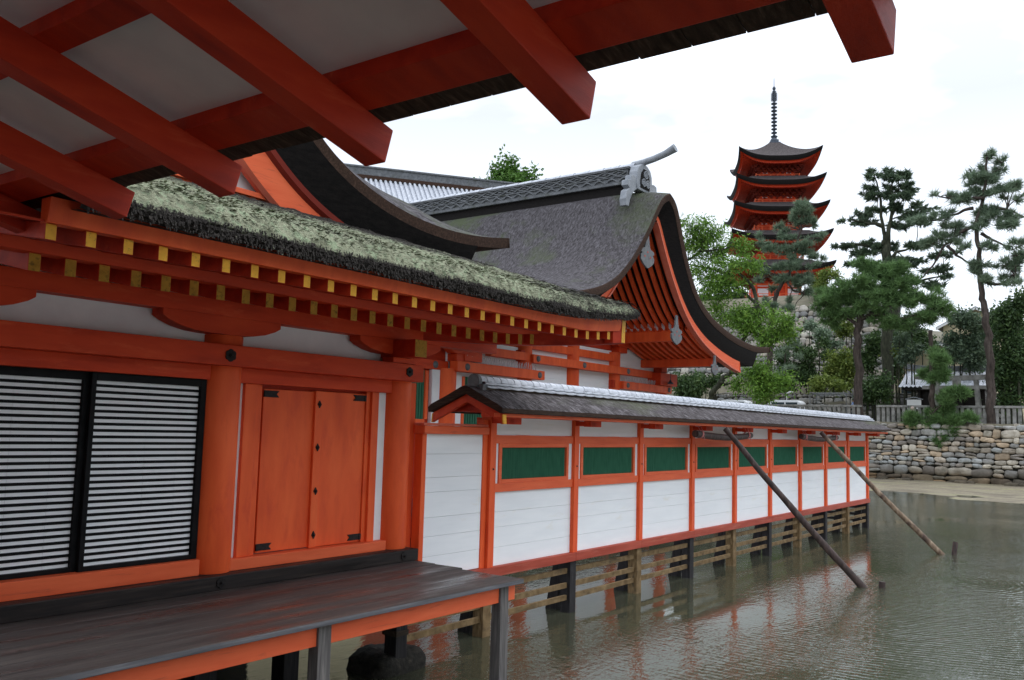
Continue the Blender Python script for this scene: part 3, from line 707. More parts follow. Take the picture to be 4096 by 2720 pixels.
def bay(x):
    ps = []
    ps.append(planks(x, x + wl, -.26, .735, 4).build('white_panel', [WBOARD], wal, .0025))
    ps.append(planks(x, x + wl, 1.50, 1.80, 1).build('white_panel', [WBOARD], wal, .0025))
    ps.append(MB().box(x, x + wl, 7.262, 7.36, .728, .842).build('mid_rail', [REDF], wal, .005))
    ps.append(MB().box(x, x + wl, 7.262, 7.36, 1.385, 1.497).build('mid_rail', [REDF], wal, .005))
    ps.append(MB().box(x, x + .115, 7.29, 7.33, .842, 1.385).box(x + wl - .115, x + wl, 7.29, 7.33, .842, 1.385).build('side_strip', [PLASTER], wal, .003))
    f = MB().box(x + .115, x + .178, 7.268, 7.35, .842, 1.385).box(x + wl - .178, x + wl - .115, 7.268, 7.35, .842, 1.385)
    f.box(x + .178, x + wl - .178, 7.268, 7.35, 1.328, 1.385).box(x + .178, x + wl - .178, 7.268, 7.35, .842, .895)
    fo = f.build('window', [REDF], wal, .005)
    s_ = MB(); nb_ = 37; a = x + .178; wv = wl - .356
    for i in range(nb_):
        c_ = a + (i + .5) * wv / nb_
        s_.hexa([(c_, 7.290, .895), (c_ + .018, 7.308, .895), (c_, 7.326, .895), (c_ - .018, 7.308, .895), (c_, 7.290, 1.328), (c_ + .018, 7.308, 1.328), (c_, 7.326, 1.328), (c_ - .018, 7.308, 1.328)])
    so_ = s_.build('bars', [GREEN], fo)
    return ps, fo, so_
first = bay(xs_[0])
for n in range(1, NPOST - 1):
    d = (n * PB, 0, 0)
    for o in first[0]: copy_part(o, d)
    f = copy_part(first[1], d); s_ = first[2].copy(); COL.objects.link(s_); s_.parent = f
# base beam in lengths, brackets, eave beam
for n in range(NPOST - 1):
    a = 7.95 if n == 0 else PX0 + n * PB + .002; b_ = PX0 + (n + 1) * PB if n < NPOST - 2 else PX0 + (n + 1) * PB + .10
    MB().box(a, b_ - .002, 7.215, 7.42, -.385, -.258).build('base_beam', [REDB], wal, .007)
bk = MB().box(PX0 - .1, PX0 + .22, 6.94, 7.06, 1.648, 1.735, 0, {3: 1}).build('bracket_arm', [RED, YEL], wal, .004)
for n in range(1, NPOST): copy_part(bk, (n * PB, 0, 0))
bk2 = MB().box(PX0 - .05, PX0 + .05, 6.94, 7.5, 1.655, 1.73).build('bracket_arm', [RED], wal, .004)
for n in range(1, NPOST): copy_part(bk2, (n * PB, 0, 0))
MB().box(8.98, 29.0, 6.70, 6.80, 1.735, 1.785).build('eave_beam', [REDF], wal, .005)
MB().box(9.1, 29.0, 6.90, 7.10, 1.736, 1.80).build('eave_beam', [RED], wal, .005)
MB().box(9.1, 29.0, 6.80, 7.7, 1.80, 1.815).build('eave_lining', [REDD], wal)
MB().box(9.2, 29.0, 7.28, 7.36, 1.79, 2.0).build('ridge_beam', [RED], wal)
# bark roof with slightly lifted far end
def wroof(x):
    u = max(0, (x - 26.5) / 2.5); return .03 * u * u
q = MB()
xs4 = np.linspace(8.93, 29.12, 170)
def prof_w(x):
    l_ = wroof(x)
    return [(x, 6.64, 1.785 + l_), (x, 6.63, 1.845 + l_), (x, 6.72, 1.90 + l_), (x, 6.95, 2.005 + l_), (x, 7.18, 2.115 + l_), (x, 7.25, 2.135 + l_), (x, 7.32, 2.115 + l_), (x, 7.55, 2.005 + l_), (x, 7.82, 1.89 + l_), (x, 7.87, 1.845 + l_), (x, 7.86, 1.785 + l_)]
rows = []
for x in xs4:
    rows.append([(a, y + fnoise((a * 6, y * 9, 3), 1, 1) * .006, z + fnoise((a * 5, y * 12, 1), 1, 2) * .010) for a, y, z in prof_w(x)])
q.strip(rows, 0); q.build('bark_roof', [BARKX], wal, smooth=50)
q = MB()
for x in (8.93, 29.12):
    sec = [(y, z) for _, y, z in prof_w(x)]
    inn = [(7.86, 1.78), (7.25, 2.03), (6.64, 1.78)]
    q.add([(x, y, z) for y, z in sec] + [(x, y, z + wroof(x)) for y, z in inn], [list(range(len(sec) + 3))])
q.strip([[(x, y, z + wroof(x)) for y, z in [(6.64, 1.785), (6.66, 1.78), (7.25, 2.03), (7.84, 1.78), (7.86, 1.785)]] for x in xs4[::4]], 0)
q.strip([[(x, 6.628, 1.79 + wroof(x)), (x, 6.622, 1.842 + wroof(x))] for x in xs4], 0)
q.build('roof_edge', [EAVEB], wal, fix=True)
# gable boards
for s_ in (-1, 1):
    q = MB(); yc = 7.25
    q.hexa([(8.985, yc, 1.92), (9.05, yc, 1.92), (9.05, yc + s_ * .60, 1.65), (8.985, yc + s_ * .60, 1.65), (8.985, yc, 2.028), (9.05, yc, 2.028), (9.05, yc + s_ * .585, 1.772), (8.985, yc + s_ * .585, 1.772)])
    q.build('bargeboard', [RED], wal, .004)
    MB().hexa([(8.983, yc + s_ * .585, 1.652), (9.052, yc + s_ * .585, 1.652), (9.052, yc + s_ * .603, 1.648), (8.983, yc + s_ * .603, 1.648), (8.983, yc + s_ * .575, 1.765), (9.052, yc + s_ * .575, 1.765), (9.052, yc + s_ * .592, 1.765), (8.983, yc + s_ * .592, 1.765)]).build('painted_end', [YEL], wal)
MB().prism([(6.85, 1.80), (7.65, 1.80), (7.25, 1.99)], 9.12, 9.16, 'x').build('gable_panel', [REDD], wal)
# tiled ridge: overlapping half-round tiles over two courses of flat tiles
q = MB(); x = 9.16; L_t = .155; rng = random.Random(2)
while x < 28.8:
    jz = rng.uniform(-.003, .003); jy = rng.uniform(-.003, .003)
    ring0, ring1 = [], []
    for k in range(11):
        a = math.pi * k / 10
        ring0.append((x, 7.25 + jy + .082 * math.cos(a), 2.198 + jz + .082 * math.sin(a)))
        ring1.append((x + L_t + .012, 7.25 + jy + .078 * math.cos(a), 2.196 + jz + .078 * math.sin(a)))
    q.strip([ring0, ring1], 0)
    q.strip([ring0, [(x, 7.25 + (p[1] - 7.25) * .85, 2.198 + (p[2] - 2.198) * .85) for p in ring0]], 0)
    x += L_t
q.build('ridge_tiles', [TILE], wal, smooth=40)
for (hw, z0, z1, off) in ((.115, 2.163, 2.195, .0), (.150, 2.120, 2.152, .12)):
    q = MB(); x = 9.22
    while x < 28.95:
        for s_ in (-1, 1):
            y0, y1 = 7.25 + s_ * .03, 7.25 + s_ * hw
            rr_ = []
            for u in np.linspace(0, 1, 6):
                sag = -.010 * math.sin(u * math.pi); rr_.append([(x + u * .272, y0, z1 + .012), (x + u * .272, y1, z1 - .004 + sag), (x + u * .272, y1 + s_ * .002, z0 + .004 + sag), (x + u * .272, y0, z0)])
            q.strip(rr_, 0, True)
        x += .275
    q.build('ridge_tiles', [TILE], wal, smooth=30)
MB().box(9.16, 28.9, 7.13, 7.37, 2.085, 2.125).build('ridge_base', [ROOFWOOD], wal)
q = MB().tube([(9.10, 7.25, 2.20), (9.17, 7.25, 2.20)], .10, 20); q.box(9.12, 9.2, 7.10, 7.40, 2.08, 2.16); q.build('ridge_end_tile', [TILED], wal, .01)
q = MB()
for n in range(NPOST):      # small nail fittings on the posts
    x = PX0 + n * PB; q.box(x - .008, x + .008, 7.228, 7.238, 1.03, 1.055).box(x + .0, x + .016, 7.222, 7.232, 1.035, 1.045)
q.build('nail', [IRON], wal)
# stilts and rails below
for n in range(NPOST):
    x = PX0 + n * PB; dark = n % 2 == 1
    MB().box(x - .075 - .03, x + .075 - .03 + .02, 7.25, 7.42, -2.0, -.386).build('stilt', [PILED if dark else PILEB], wal, .006)
for n in range(-1, NPOST - 1):
    x0 = PX0 + n * PB + .07 if n >= 0 else 8.05; x1 = PX0 + (n + 1) * PB - .105
    for z in (-.57, -.785, -.965):
        MB().box(x0, x1, 7.30, 7.345, z, z + .078).build('rail', [PILEB], wal, .004)
for z in (-.57, -.785, -.965):
    MB().box(PX0 + 9 * PB - .06, PX0 + 9 * PB - .01, 7.42, 8.6, z, z + .078).build('rail', [PILED], wal, .004)
for n in range(NPOST):        # raking rear stilts
    x = PX0 + n * PB + .06
    MB().hexa([(x - .09, 7.68, -2.0), (x + .09, 7.68, -2.0), (x + .09, 7.9, -2.0), (x - .09, 7.9, -2.0), (x - .08, 7.42, -.38), (x + .08, 7.42, -.38), (x + .08, 7.6, -.38), (x - .08, 7.6, -.38)]).build('stilt', [PILED], wal, .006)
# leaning props, the logs they push against, and their stakes
def pole(path, r0, r1, seed, n=24):
    a, b_ = Vector(path[0]), Vector(path[1]); pts, rs = [], []
    for i in range(n + 1):
        u = i / n; p = a.lerp(b_, u); sag = math.sin(u * math.pi)
        p += Vector((0, 0, -.05 * sag + .012 * fnoise((u * 6, seed, 0)))) + Vector((.02 * fnoise((u * 5, seed, 4)), 0, 0))
        pts.append(p); rs.append((r0 + (r1 - r0) * u) * (1 + .10 * fnoise((u * 9, seed, 2))))
    return MB().tube(pts, rs, 12)
tag(pole([(16.25, 6.72, 1.70), (17.45, 4.38, -1.30)], .05, .072, 1).build('support_pole', [POLED], None, smooth=50), 'dark barked pole propped between water and wall, the nearer prop', 'pole', 'poles propping the wall')
tag(pole([(22.30, 6.72, 1.70), (23.86, 4.18, -1.30)], .052, .070, 2).build('support_pole', [POLEL], None, smooth=50), 'pale stripped pole propped between water and wall, the farther prop', 'pole', 'poles propping the wall')
def logbar(x0, x1, lab):
    o = thing('log_bar', (x0, 6.93, 1.585), lab, 'log', 'log bars tied under the wall eaves')
    pole([(x0, 6.87, 1.585), (x1, 6.87, 1.578)], .066, .060, x0, 12).build('log', [POLED], o, smooth=50)
    for x in (x0 + .22, x1 - .22):
        q = MB()
        for dxx in (-.02, 0, .02): q.tube([(x + dxx + .02 * math.sin(a), 6.87 + .072 * math.cos(a), 1.58 + .072 * math.sin(a)) for a in np.linspace(0, 2 * math.pi, 15)], .007, 5, cap=False)
        q.tube([(x, 6.87, 1.65), (x - .03, 6.93, 1.79)], .005, 5); q.tube([(x + .02, 6.82, 1.62), (x + .04, 6.9, 1.79)], .005, 5)
        q.tube([(x, 6.80, 1.55), (x + .03, 6.78, 1.47)], .006, 5)
        q.build('rope', [ROPE], o)
logbar(15.22, 17.98, 'dark log tied with pink rope above the nearer leaning prop')
logbar(21.25, 24.15, 'dark log tied with pink rope above the farther leaning prop')
tag(pole([(17.55, 4.22, -1.5), (17.58, 4.20, -1.04)], .055, .06, 5, 6).build('stake', [POLED], None, smooth=50), 'short stub of a stake barely above water beside the nearer prop', 'stake', 'stakes beside the props')
tag(pole([(23.82, 4.10, -1.5), (24.02, 4.04, -.86)], .06, .06, 6, 6).build('stake', [POLED, POLEL], None, smooth=50), 'brown stake standing out of the water beside the farther prop', 'stake', 'stakes beside the props')

# ================================================================== large hall behind the wall
hal = thing('worship_hall', (22.35, 14, -1.15), 'large hall with sweeping bark gable roof, tiled ridge and red rafters behind the wall', 'hall')
HX = 22.35
HP0 = [(0, 8.33), (.33, 8.23), (.62, 7.93), (1.0, 7.30), (1.45, 6.68), (1.93, 6.13), (2.42, 5.70), (2.9, 5.41), (3.6, 5.13), (4.6, 4.89), (5.6, 4.73), (7.1, 4.62), (8.45, 4.72)]
HR = [(HX + a, z) for a, z in smooth_curve(HP0, 80)]
HL = [(HX - a, z) for a, z in smooth_curve(HP0, 80)]
YV = 10.9
def minoko(x, y, z):
    a = abs(x - HX); u = max(0, (12.7 - y) / 1.8)
    ridge_up = .14 * math.exp(-(a / 2.2) ** 2) + .25 * math.exp(-((a - 3) / 2.5) ** 2)
    return z + ridge_up * (1 - u * u)
def hall_side(P, sgn):
    lo1 = offs(P, .20 * sgn)
    q = MB(); ys = list(YV + (12.7 - YV) * np.linspace(0, 1, 16)) + list(np.linspace(12.9, 22.5, 20))
    vy = lambda z: YV + .15 * min(1.2, max(0, (8.2 - z) / 2))
    rows = []
    for i, y in enumerate(ys): rows.append([(x, (vy(z) + (y - YV) * (12.7 - vy(z)) / (12.7 - YV)) if y <= 12.7 else y, minoko(x, y, z)) for x, z in P])
    q.strip(rows, 0); q.build('thatch_roof', [BARK], hal, smooth='all')
    q = MB()
    q.strip([[(x, vy(z), z) for x, z in P], [(x, vy(z) - .015, z + .0) for x, z in offs(P, .03 * sgn)], [(x, vy(z) + .02, z) for x, z in lo1], [(x, vy(z) + .3, z) for x, z in offs(P, .215 * sgn)]], 0)
    e, e1 = P[-1], lo1[-1]
    q.strip([[(e[0], y, e[1]) for y in (YV + .15, 22.5)], [(e1[0], y, e1[1]) for y in (YV + .17, 22.5)]], 0)
    q.strip([[(x, 11.2, z) for x, z in lo1[60:]], [(x, 22.5, z) for x, z in lo1[60:]]], 0)
    q.build('verge_edge', [EAVEBL], hal, smooth=40)
    n2 = 71
    def voff(f, n0, n1):      # offset that changes along the profile
        out_ = []
        for i in range(n0, n1):
            u = i / (len(P) - 1); out_.append(offs(P, f(u) * sgn)[i])
        return out_
    b0 = lambda u: .20; b1 = lambda u: .58 + .14 * u ** 2.2; g1 = lambda u: b1(u) + .17 + .26 * u ** 2
    hi2, lo2 = voff(b0, 0, n2), voff(b1, 0, n2)
    YB = 11.27 if sgn > 0 else 11.85
    q = MB()
    q.strip([[(x, vy(z) + .03, z) for x, z in hi2], [(x, (vy(z) + YB) / 2, z) for x, z in voff(lambda u: .36 + .12 * u ** 2.2, 0, n2)], [(x, YB + .02, z) for x, z in lo2], [(x, 22, z) for x, z in lo2]], 0)
    q.add([(hi2[-1][0], 11.1, hi2[-1][1]), (lo2[-1][0], YB, lo2[-1][1]), (lo2[-1][0], 22, lo2[-1][1]), (hi2[-1][0], 22, hi2[-1][1])], [(0, 1, 2, 3)])
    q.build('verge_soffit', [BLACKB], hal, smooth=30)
    a, c, c2 = voff(b1, 2, 62), voff(g1, 2, 62), voff(lambda u: g1(u) + .05, 2, 62)
    q = MB().strip([[(x, YB + .1, z) for x, z in a], [(x, YB, z) for x, z in a], [(x, YB, z) for x, z in c]], 0)
    q.strip([[(x, YB, z) for x, z in c], [(x, YB - .04, z) for x, z in c], [(x, YB - .04, z) for x, z in c2], [(x, YB + .14, z) for x, z in c2]], 1)
    q.add([(a[-1][0], YB, a[-1][1]), (a[-1][0], YB + .1, a[-1][1]), (c2[-1][0], YB + .14, c2[-1][1]), (c2[-1][0], YB - .04, c2[-1][1])], [(0, 1, 2, 3)], 0)
    q.build('bargeboard', [REDF, REDR], hal, smooth=30)
    return offs(P, .98 * sgn)
inR = hall_side(HR, 1); inL = hall_side(HL, -1)
# red rafters under the slopes
def rafter_strip(pts, y, w_=.055, h=.13, sgn=1):
    lo_ = [(x, z - h) for x, z in pts]
    q = MB(); q.strip([[(x, y - w_, z), (x, y + w_, z), (x, y + w_, z - h), (x, y - w_, z - h)] for x, z in pts], 0, True)
    n_ = len(q.v); q.f.append([n_ - 4, n_ - 3, n_ - 2, n_ - 1]); q.m.append(1)
    return q
up_ = [p for p in offs(HR, .62) if HX + .1 < p[0] < HX + 2.85][::3]; dn = [p for p in offs(HR, .80) if HX + 2.2 < p[0] < HX + 5.3][::3]
for k in range(12):
    y = 11.44 + .242 * k
    rafter_strip(up_, y).build('gable_rafter', [REDL, REDR], hal)
    rafter_strip(dn, 11.45 + .222 * k, .05, .11).build('eave_rafter', [REDL, REDR], hal)
q = MB(); q.strip([[(x, 11.3, z) for x, z in offs(HR, .56)[2:66]], [(x, 22, z) for x, z in offs(HR, .56)[2:66]]], 0); q.build('roof_lining', [REDD], hal, fix=False)
# purlins with hanging fittings
def Zof(P, x): return min(P, key=lambda p: abs(p[0] - x))[1]
for x, zc, w_, yy in ((HX + 1.02, 4.50, .16, 10.98), (HX + 3.5, 3.80, .14, 11.0)): pass
MB().box(24.72, 25.0, 11.75, 22, 4.40, 4.74).build('purlin', [REDL], hal, .01)
MB().box(24.82, 24.90, 11.75, 22, 4.74, 5.1).build('wall_panel', [PLASTER], hal)
MB().box(26.78, 27.05, 11.5, 22, 3.76, 4.02).build('purlin', [REDL], hal, .01)
def gegyo(x, y, ztop, h, parent=hal):
    w_ = h * .40; prof_ = [(.16, 0), (.22, .18), (.30, .34), (.42, .44), (.98, .50), (1.0, .58), (.78, .60), (1.0, .68), (.98, .80), (.66, .90), (.34, .96), (.12, 1.0)]
    pts = [(x + w_ * a, ztop - h * c) for a, c in prof_] + [(x - w_ * a, ztop - h * c) for a, c in prof_[::-1]]
    o = MB().prism(pts, y, y + .05, 'y').build('hanging_fitting', [METALG], parent, .006)
    hq = MB()
    for sx, sz in ((-.42, .68), (.42, .68), (0, .55)):
        cx, cz = x + w_ * sx, ztop - h * sz
        hq.prism([(cx - w_ * .10, cz - h * .022), (cx + w_ * .10, cz - h * .022), (cx, cz + h * .035)], y - .003, y + .002, 'y')
    hq.build('piercing', [REDD], o)
    return o
gegyo(21.5, 11.14, 7.05, .98); gegyo(23.38, 11.14, 4.98, .85); gegyo(26.15, 11.14, 4.04, .62); gegyo(28.2 - .65, 11.14, 3.86, .0 + .5) if 0 else None
# walls, columns and beams of the front
YH = 14.0
for x, z0, z1, r_ in ((16.57, -1.2, 3.0, .29), (19.86, -1.2, 4.1, .26), (22.36, -1.2, 4.1, .25), (24.86, -1.2, 4.1, .25), (28.18, -1.2, 3.2, .27)):
    MB().cyl(x, YH + .1, z0, z1, r_, 28).build('column', [REDL], hal, 0, 40)
MB().box(14.0, 31.0, 12.6, 22, -.30, -.10).build('shade_slab', [PILED], hal)  # added floor, darkens what shows between the stilts
MB().box(9.0, 34.0, 17.0, 17.1, -2.2, -.2).build('shade_boarding', [PILED], hal)  # dark boards added to hide bright water under the hall
for x in (14.6, 16.57, 19.86, 22.36, 24.86, 28.18, 30.6): MB().cyl(x, 12.9, -2.2, -.3, .17, 14).build('under_post', [REDD], hal, 0, 40)
def beam(x0, x1, z0, z1, y0=YH - .28, y1=YH - .02, mt=REDL, n='beam'): return MB().box(x0, x1, y0, y1, z0, z1).build(n, [mt], hal, .012)
beam(16.60, 20.41, 2.945, 3.195); beam(14.2, 16.58, 2.95, 3.18, YH + .0, YH + .3, RED)
beam(19.87, 25.53, 3.40, 3.63, YH - .26); beam(19.5, 19.86, 3.42, 3.72, YH - .1, YH + .2, REDD)
beam(24.94, 28.42, 2.945, 3.19); beam(24.6, 24.93, 2.96, 3.21, YH - .1, YH + .2, REDD)
beam(19.9, 22.3, 3.80, 4.02, YH - .08, YH + .1); beam(22.4, 24.8, 3.80, 4.02, YH - .08, YH + .1)
beam(25.0, 27.6, 3.42, 3.66, YH - .08, YH + .1)
MB().box(14.2, 16.6, 14.12, 14.2, -1, 4.3).build('wall_panel', [REDD], hal)
MB().box(16.6, 19.86, YH + .08, YH + .14, -1, 3.8).build('wall_panel', [WBOARD], hal)
planks(19.9, 24.86, -.8, 4.15, 14, YH + .08, YH + .13).build('wall_panel', [WBOARD], hal, .004)
planks(24.86, 28.1, -.8, 4.3, 14, YH + .09, YH + .14).build('wall_panel', [WBOARD], hal, .004)
MB().box(19.9, 24.9, YH + .06, YH + .2, 4.16, 4.7).build('wall_panel', [REDD], hal)
# bracket sets
def bracket(x, z, s=1.):
    q = MB().box(x - .30 * s, x + .30 * s, YH - .22, YH + .1, z, z + .18)
    q.prism([(x - .62 * s, z + .34), (x - .62 * s, z + .26), (x - .45 * s, z + .18), (x + .45 * s, z + .18), (x + .62 * s, z + .26), (x + .62 * s, z + .34)], YH - .26, YH - .02, 'y')
    return q.build('bracket', [RED], hal, .01)
beam(20.3 - 2.2, 20.3 - .35, 3.44, 3.66, YH - .15, YH + .05); bracket(16.9, 3.2, .9); bracket(25.0, 4.1, .85); bracket(28.15, 3.2, .85); bracket(27.95, 3.66, .7)
beam(27.3, 28.6, 3.2, 3.62, YH - .4, YH + .1, RED)
beam(16.9, 17.6, 3.22, 3.62, YH - .25, YH, RED)
for x, z in ((16.98, 3.07), (20.16, 3.07), (20.10, 3.52), (22.55, 3.52), (25.27, 3.52), (25.22, 3.07), (28.2, 3.07), (16.1, 3.07)):
    q = MB().lathe([(.0, .05), (.05, .045), (.085, .02), (.09, 0)], (0, 0, 0), 14)
    q.v = [(x + p[0], YH - .28 - p[2] + (.02 if abs(z - 3.52) < .01 else (.28 if x < 16.3 else 0)), z + p[1]) for p in q.v]; q.build('nail_cover', [METALG], hal, smooth=60)
# white side strips and green barred windows by the near column
MB().box(16.0, 16.28, YH, YH + .1, -1, 2.95).build('side_strip', [PLASTER], hal); MB().box(16.86, 17.12, YH, YH + .09, -1, 2.94).build('side_strip', [PLASTER], hal)
def renji(x0, x1, z0, z1, n):
    fo = MB().box(x0 - .1, x0, YH - .02, YH + .1, z0, z1).box(x1, x1 + .1, YH - .02, YH + .1, z0, z1).box(x0, x1, YH - .02, YH + .1, z0 - .1, z0).build('window', [REDL], hal, .006)
    q = MB()
    for i in range(n):
        c_ = x0 + (i + .5) * (x1 - x0) / n; w_ = (x1 - x0) / n * .36; q.box(c_ - w_, c_ + w_, YH + .02, YH + .05, z0, z1)
    q.box(x0, x1, YH + .055, YH + .065, z0, z1, 1); q.build('bars', [GREEN, BLACK], fo); return fo
renji(14.3, 15.75, 1.75, 2.9, 16); renji(17.22, 18.6, 1.2, 2.85, 14)
# bird spikes standing on two beams
def spikes(x0, x1, z, n, h, parent=hal):
    q = MB(); rg = random.Random(int(x0 * 10))
    for i in range(n):
        x = x0 + (x1 - x0) * i / (n - 1)
        for dyy in (-.2, -.1): q.tube([(x + rg.uniform(-.01, .01), YH + dyy, z), (x + rg.uniform(-.03, .03), YH + dyy + rg.uniform(-.06, .02), z + h * rg.uniform(.8, 1.1))], .007, 3, cap=False)
    q.build('bird_spikes', [SPIKE], parent, fix=False)
spikes(16.9, 20.1, 3.195, 60, .17); spikes(25.3, 28.2, 3.19, 60, .15)
for x, z in ((27.85, 3.36),):
    q = MB().lathe([(0, .14), (.03, .13), (.04, .08), (.10, .03), (.11, 0)], (x, YH - .5, z - .1), 14); q.tube([(x, YH - .5, z + .04), (x, YH - .5, z + .3)], .01, 6); q.build('hanging_bell', [BRONZE], hal, smooth=50)
# tiled ridge of the hall
RY0, RY1 = 11.98, 22.4
MB().box(HX - .26, HX + .26, 12.3, RY1, 8.42, 8.70).build('ridge_base', [BLACKB], hal)
MB().box(HX - .36, HX + .36, 12.1, RY1, 8.70, 8.77).build('ridge_course', [TILED], hal, .01)
q = MB()
for s_ in (-1, 1):
    x = HX + s_ * .30
    for y0, amp, zz, wl_ in ((12.1, .062, 8.865, .42),):
        for dr in (0, .03):
            pts = [(x + s_ * .02, y, zz + (amp - dr) * math.sin((y - 12.1) / wl_ * 2 * math.pi)) for y in np.arange(12.1, RY1, .03)]
            q.tube(pts, .018, 5)
    y = 12.15                                      # lozenge openwork
    while y < RY1 - .3:
        for a0, a1 in (((0, 0), (.24, .075)), ((.24, .075), (.48, 0)), ((0, 0), (.24, -.075)), ((.24, -.075), (.48, 0))):
            q.tube([(x + s_ * .015, y + a0[0], 9.06 + a0[1]), (x + s_ * .015, y + (a0[0] + a1[0]) / 2, 9.06 + (a0[1] + a1[1]) / 2 + (.012 if a0[1] + a1[1] > 0 else -.012)), (x + s_ * .015, y + a1[0], 9.06 + a1[1])], .020, 5)
        q.prism([(y + .15, 9.06), (y + .24, 9.03), (y + .33, 9.06), (y + .24, 9.09)], x - .02, x + .02, 'x') if 0 else q.hexa([(x - .03, y + .15, 9.055), (x + .03, y + .15, 9.055), (x + .03, y + .33, 9.055), (x - .03, y + .33, 9.055), (x - .03, y + .22, 9.09), (x + .03, y + .22, 9.09), (x + .03, y + .26, 9.09), (x - .03, y + .26, 9.09)])
        y += .24 * 2
q.build('ridge_openwork', [TILED], hal)
MB().box(HX - .285, HX + .285, 12.1, RY1, 8.77, 9.16).build('ridge_core', [TILED], hal)
for z0, z1, w_ in ((8.775, 8.795, .34), (8.945, 8.975, .33), (9.155, 9.185, .34), (9.20, 9.23, .31)): MB().box(HX - w_, HX + w_, 12.06, RY1, z0, z1).build('ridge_course', [TILED], hal, .006)
q = MB(); y = RY0; rg = random.Random(4)
while y < RY1:
    ln = .52; r0_ = []; r1_ = []
    for k in range(11):
        a = math.pi * k / 10; r0_.append((HX + .165 * math.cos(a), y, 9.225 + .165 * math.sin(a))); r1_.append((HX + .155 * math.cos(a), y + ln + .02, 9.222 + .155 * math.sin(a)))
    q.strip([r0_, r1_], 0); y += ln
q.build('ridge_tiles', [TILE], hal, smooth=40)
# upturned finial tile, end plate with three hexagon crests, side fin
q = MB().tube([(HX, 12.1, 9.33), (HX, 11.75, 9.36), (HX, 11.4, 9.42), (HX, 11.05, 9.51), (HX, 10.75, 9.63)], [.10, .095, .095, .10, .125], 18); q.build('ridge_finial', [TILEM], hal, smooth=50)
out_ = [(-.46, 8.47), (-.50, 8.62), (-.46, 8.8), (-.44, 9.0), (-.36, 9.16), (-.18, 9.26), (0, 9.30), (.18, 9.26), (.36, 9.16), (.44, 9.0), (.46, 8.8), (.50, 8.62), (.46, 8.47)]
pl = MB().prism([(HX + a, z) for a, z in out_], 11.70, 11.98, 'y').build('ridge_end_plate', [TILEM], hal, .03)
inn = [(-.27, 8.55), (-.30, 8.72), (-.24, 8.98), (-.10, 9.13), (.10, 9.13), (.24, 8.98), (.30, 8.72), (.27, 8.55)]
MB().prism([(HX + a, z) for a, z in inn], 11.685, 11.70, 'y').build('crest_panel', [BLACKB], pl)
def hexagon(cx, cz, r_): return [(cx + r_ * math.sin(math.pi / 3 * i), cz + r_ * math.cos(math.pi / 3 * i)) for i in range(6)]
for cx, cz in ((0, 8.97), (-.12, 8.72), (.12, 8.72)):
    q = MB(); o6, i6 = hexagon(HX + cx, cz, .125), hexagon(HX + cx, cz, .095)
    for i in range(6):
        j = (i + 1) % 6; q.hexa([(o6[i][0], 11.65, o6[i][1]), (o6[j][0], 11.65, o6[j][1]), (i6[j][0], 11.65, i6[j][1]), (i6[i][0], 11.65, i6[i][1]), (o6[i][0], 11.69, o6[i][1]), (o6[j][0], 11.69, o6[j][1]), (i6[j][0], 11.69, i6[j][1]), (i6[i][0], 11.69, i6[i][1])])
    for i in range(6):
        a = math.pi / 3 * i; px2, pz2 = HX + cx + .045 * math.sin(a), cz + .045 * math.cos(a)
        q.prism([(px2 + .022 * math.cos(u), pz2 + .022 * math.sin(u)) for u in np.linspace(0, 2 * math.pi, 9)[:-1]], 11.655, 11.69, 'y')
    q.prism([(HX + cx + .018 * math.cos(u), cz + .018 * math.sin(u)) for u in np.linspace(0, 2 * math.pi, 9)[:-1]], 11.645, 11.69, 'y')
    q.build('crest', [TILEM], pl)
for s_ in (-1, 1):
    fin = [(.40, 8.80), (.62, 8.84), (.78, 8.80), (.80, 8.66), (.98, 8.62), (1.0, 8.46), (.86, 8.40), (1.02, 8.30), (1.10, 8.05), (1.06, 7.86), (.90, 7.86), (.84, 8.05), (.72, 8.25), (.56, 8.40), (.40, 8.48)]
    MB().prism([(HX + s_ * a, z) for a, z in fin], 11.72, 11.92, 'y').build('ridge_fin', [TILEM], hal, .02)
# ================================================================== ground, water
def sstep(a, b_, x): u = min(1, max(0, (x - a) / (b_ - a))); return u * u * (3 - 2 * u)
def ground_z(x, y):
    if x < 64.2 and y < 44:
        bed = -1.62 + .10 * fnoise((x * .25, y * .25, 0)) + .05 * fnoise((x * .9, y * .9, 3))
        shore = -1.16 + .03 * (x - 45.5) / 10 + .035 * fnoise((x * .10, y * .30, 5)) + .02 * fnoise((x * .5, y * .9, 8))
        near = bed + (shore - bed) * sstep(33, 47.5, x + 1.3 * fnoise((x * .12, y * .2, 9)))
        return near
    h = 2.72 + .05 * fnoise((x * .4, y * .4, 1))
    hill = 14.8 * sstep(82, 99, x) * sstep(15, 29, y)
    h += hill + 3 * sstep(110, 200, x) * (1 - sstep(15, 29, y)) + 10 * sstep(120, 260, x)
    h += 8 * sstep(50, 100, y) * (1 - sstep(60, 90, x))
    return h
gxs = sorted(set([-400, -200, -100, -60, -40, -30] + list(np.arange(-20, 34, 1.5)) + list(np.arange(34, 64.2, .8)) + [64.19, 64.21] + list(np.arange(65, 125, 2.0)) + [135, 150, 180, 220, 280, 400, 700, 1200]))
gys = sorted(set([-900, -500, -250, -120, -80, -50, -35, -25] + list(np.arange(-20, 46, 1.2)) + [43.99, 44.01] + list(np.arange(47, 75, 2.5)) + [80, 90, 100, 120, 160, 250, 500, 900]))
gv = [(x, y, ground_z(x, y)) for x in gxs for y in gys]; ny = len(gys)
gf = [(i * ny + j, (i + 1) * ny + j, (i + 1) * ny + j + 1, i * ny + j + 1) for i in range(len(gxs) - 1) for j in range(ny - 1)]
m, t, b = newmat('tidal ground')
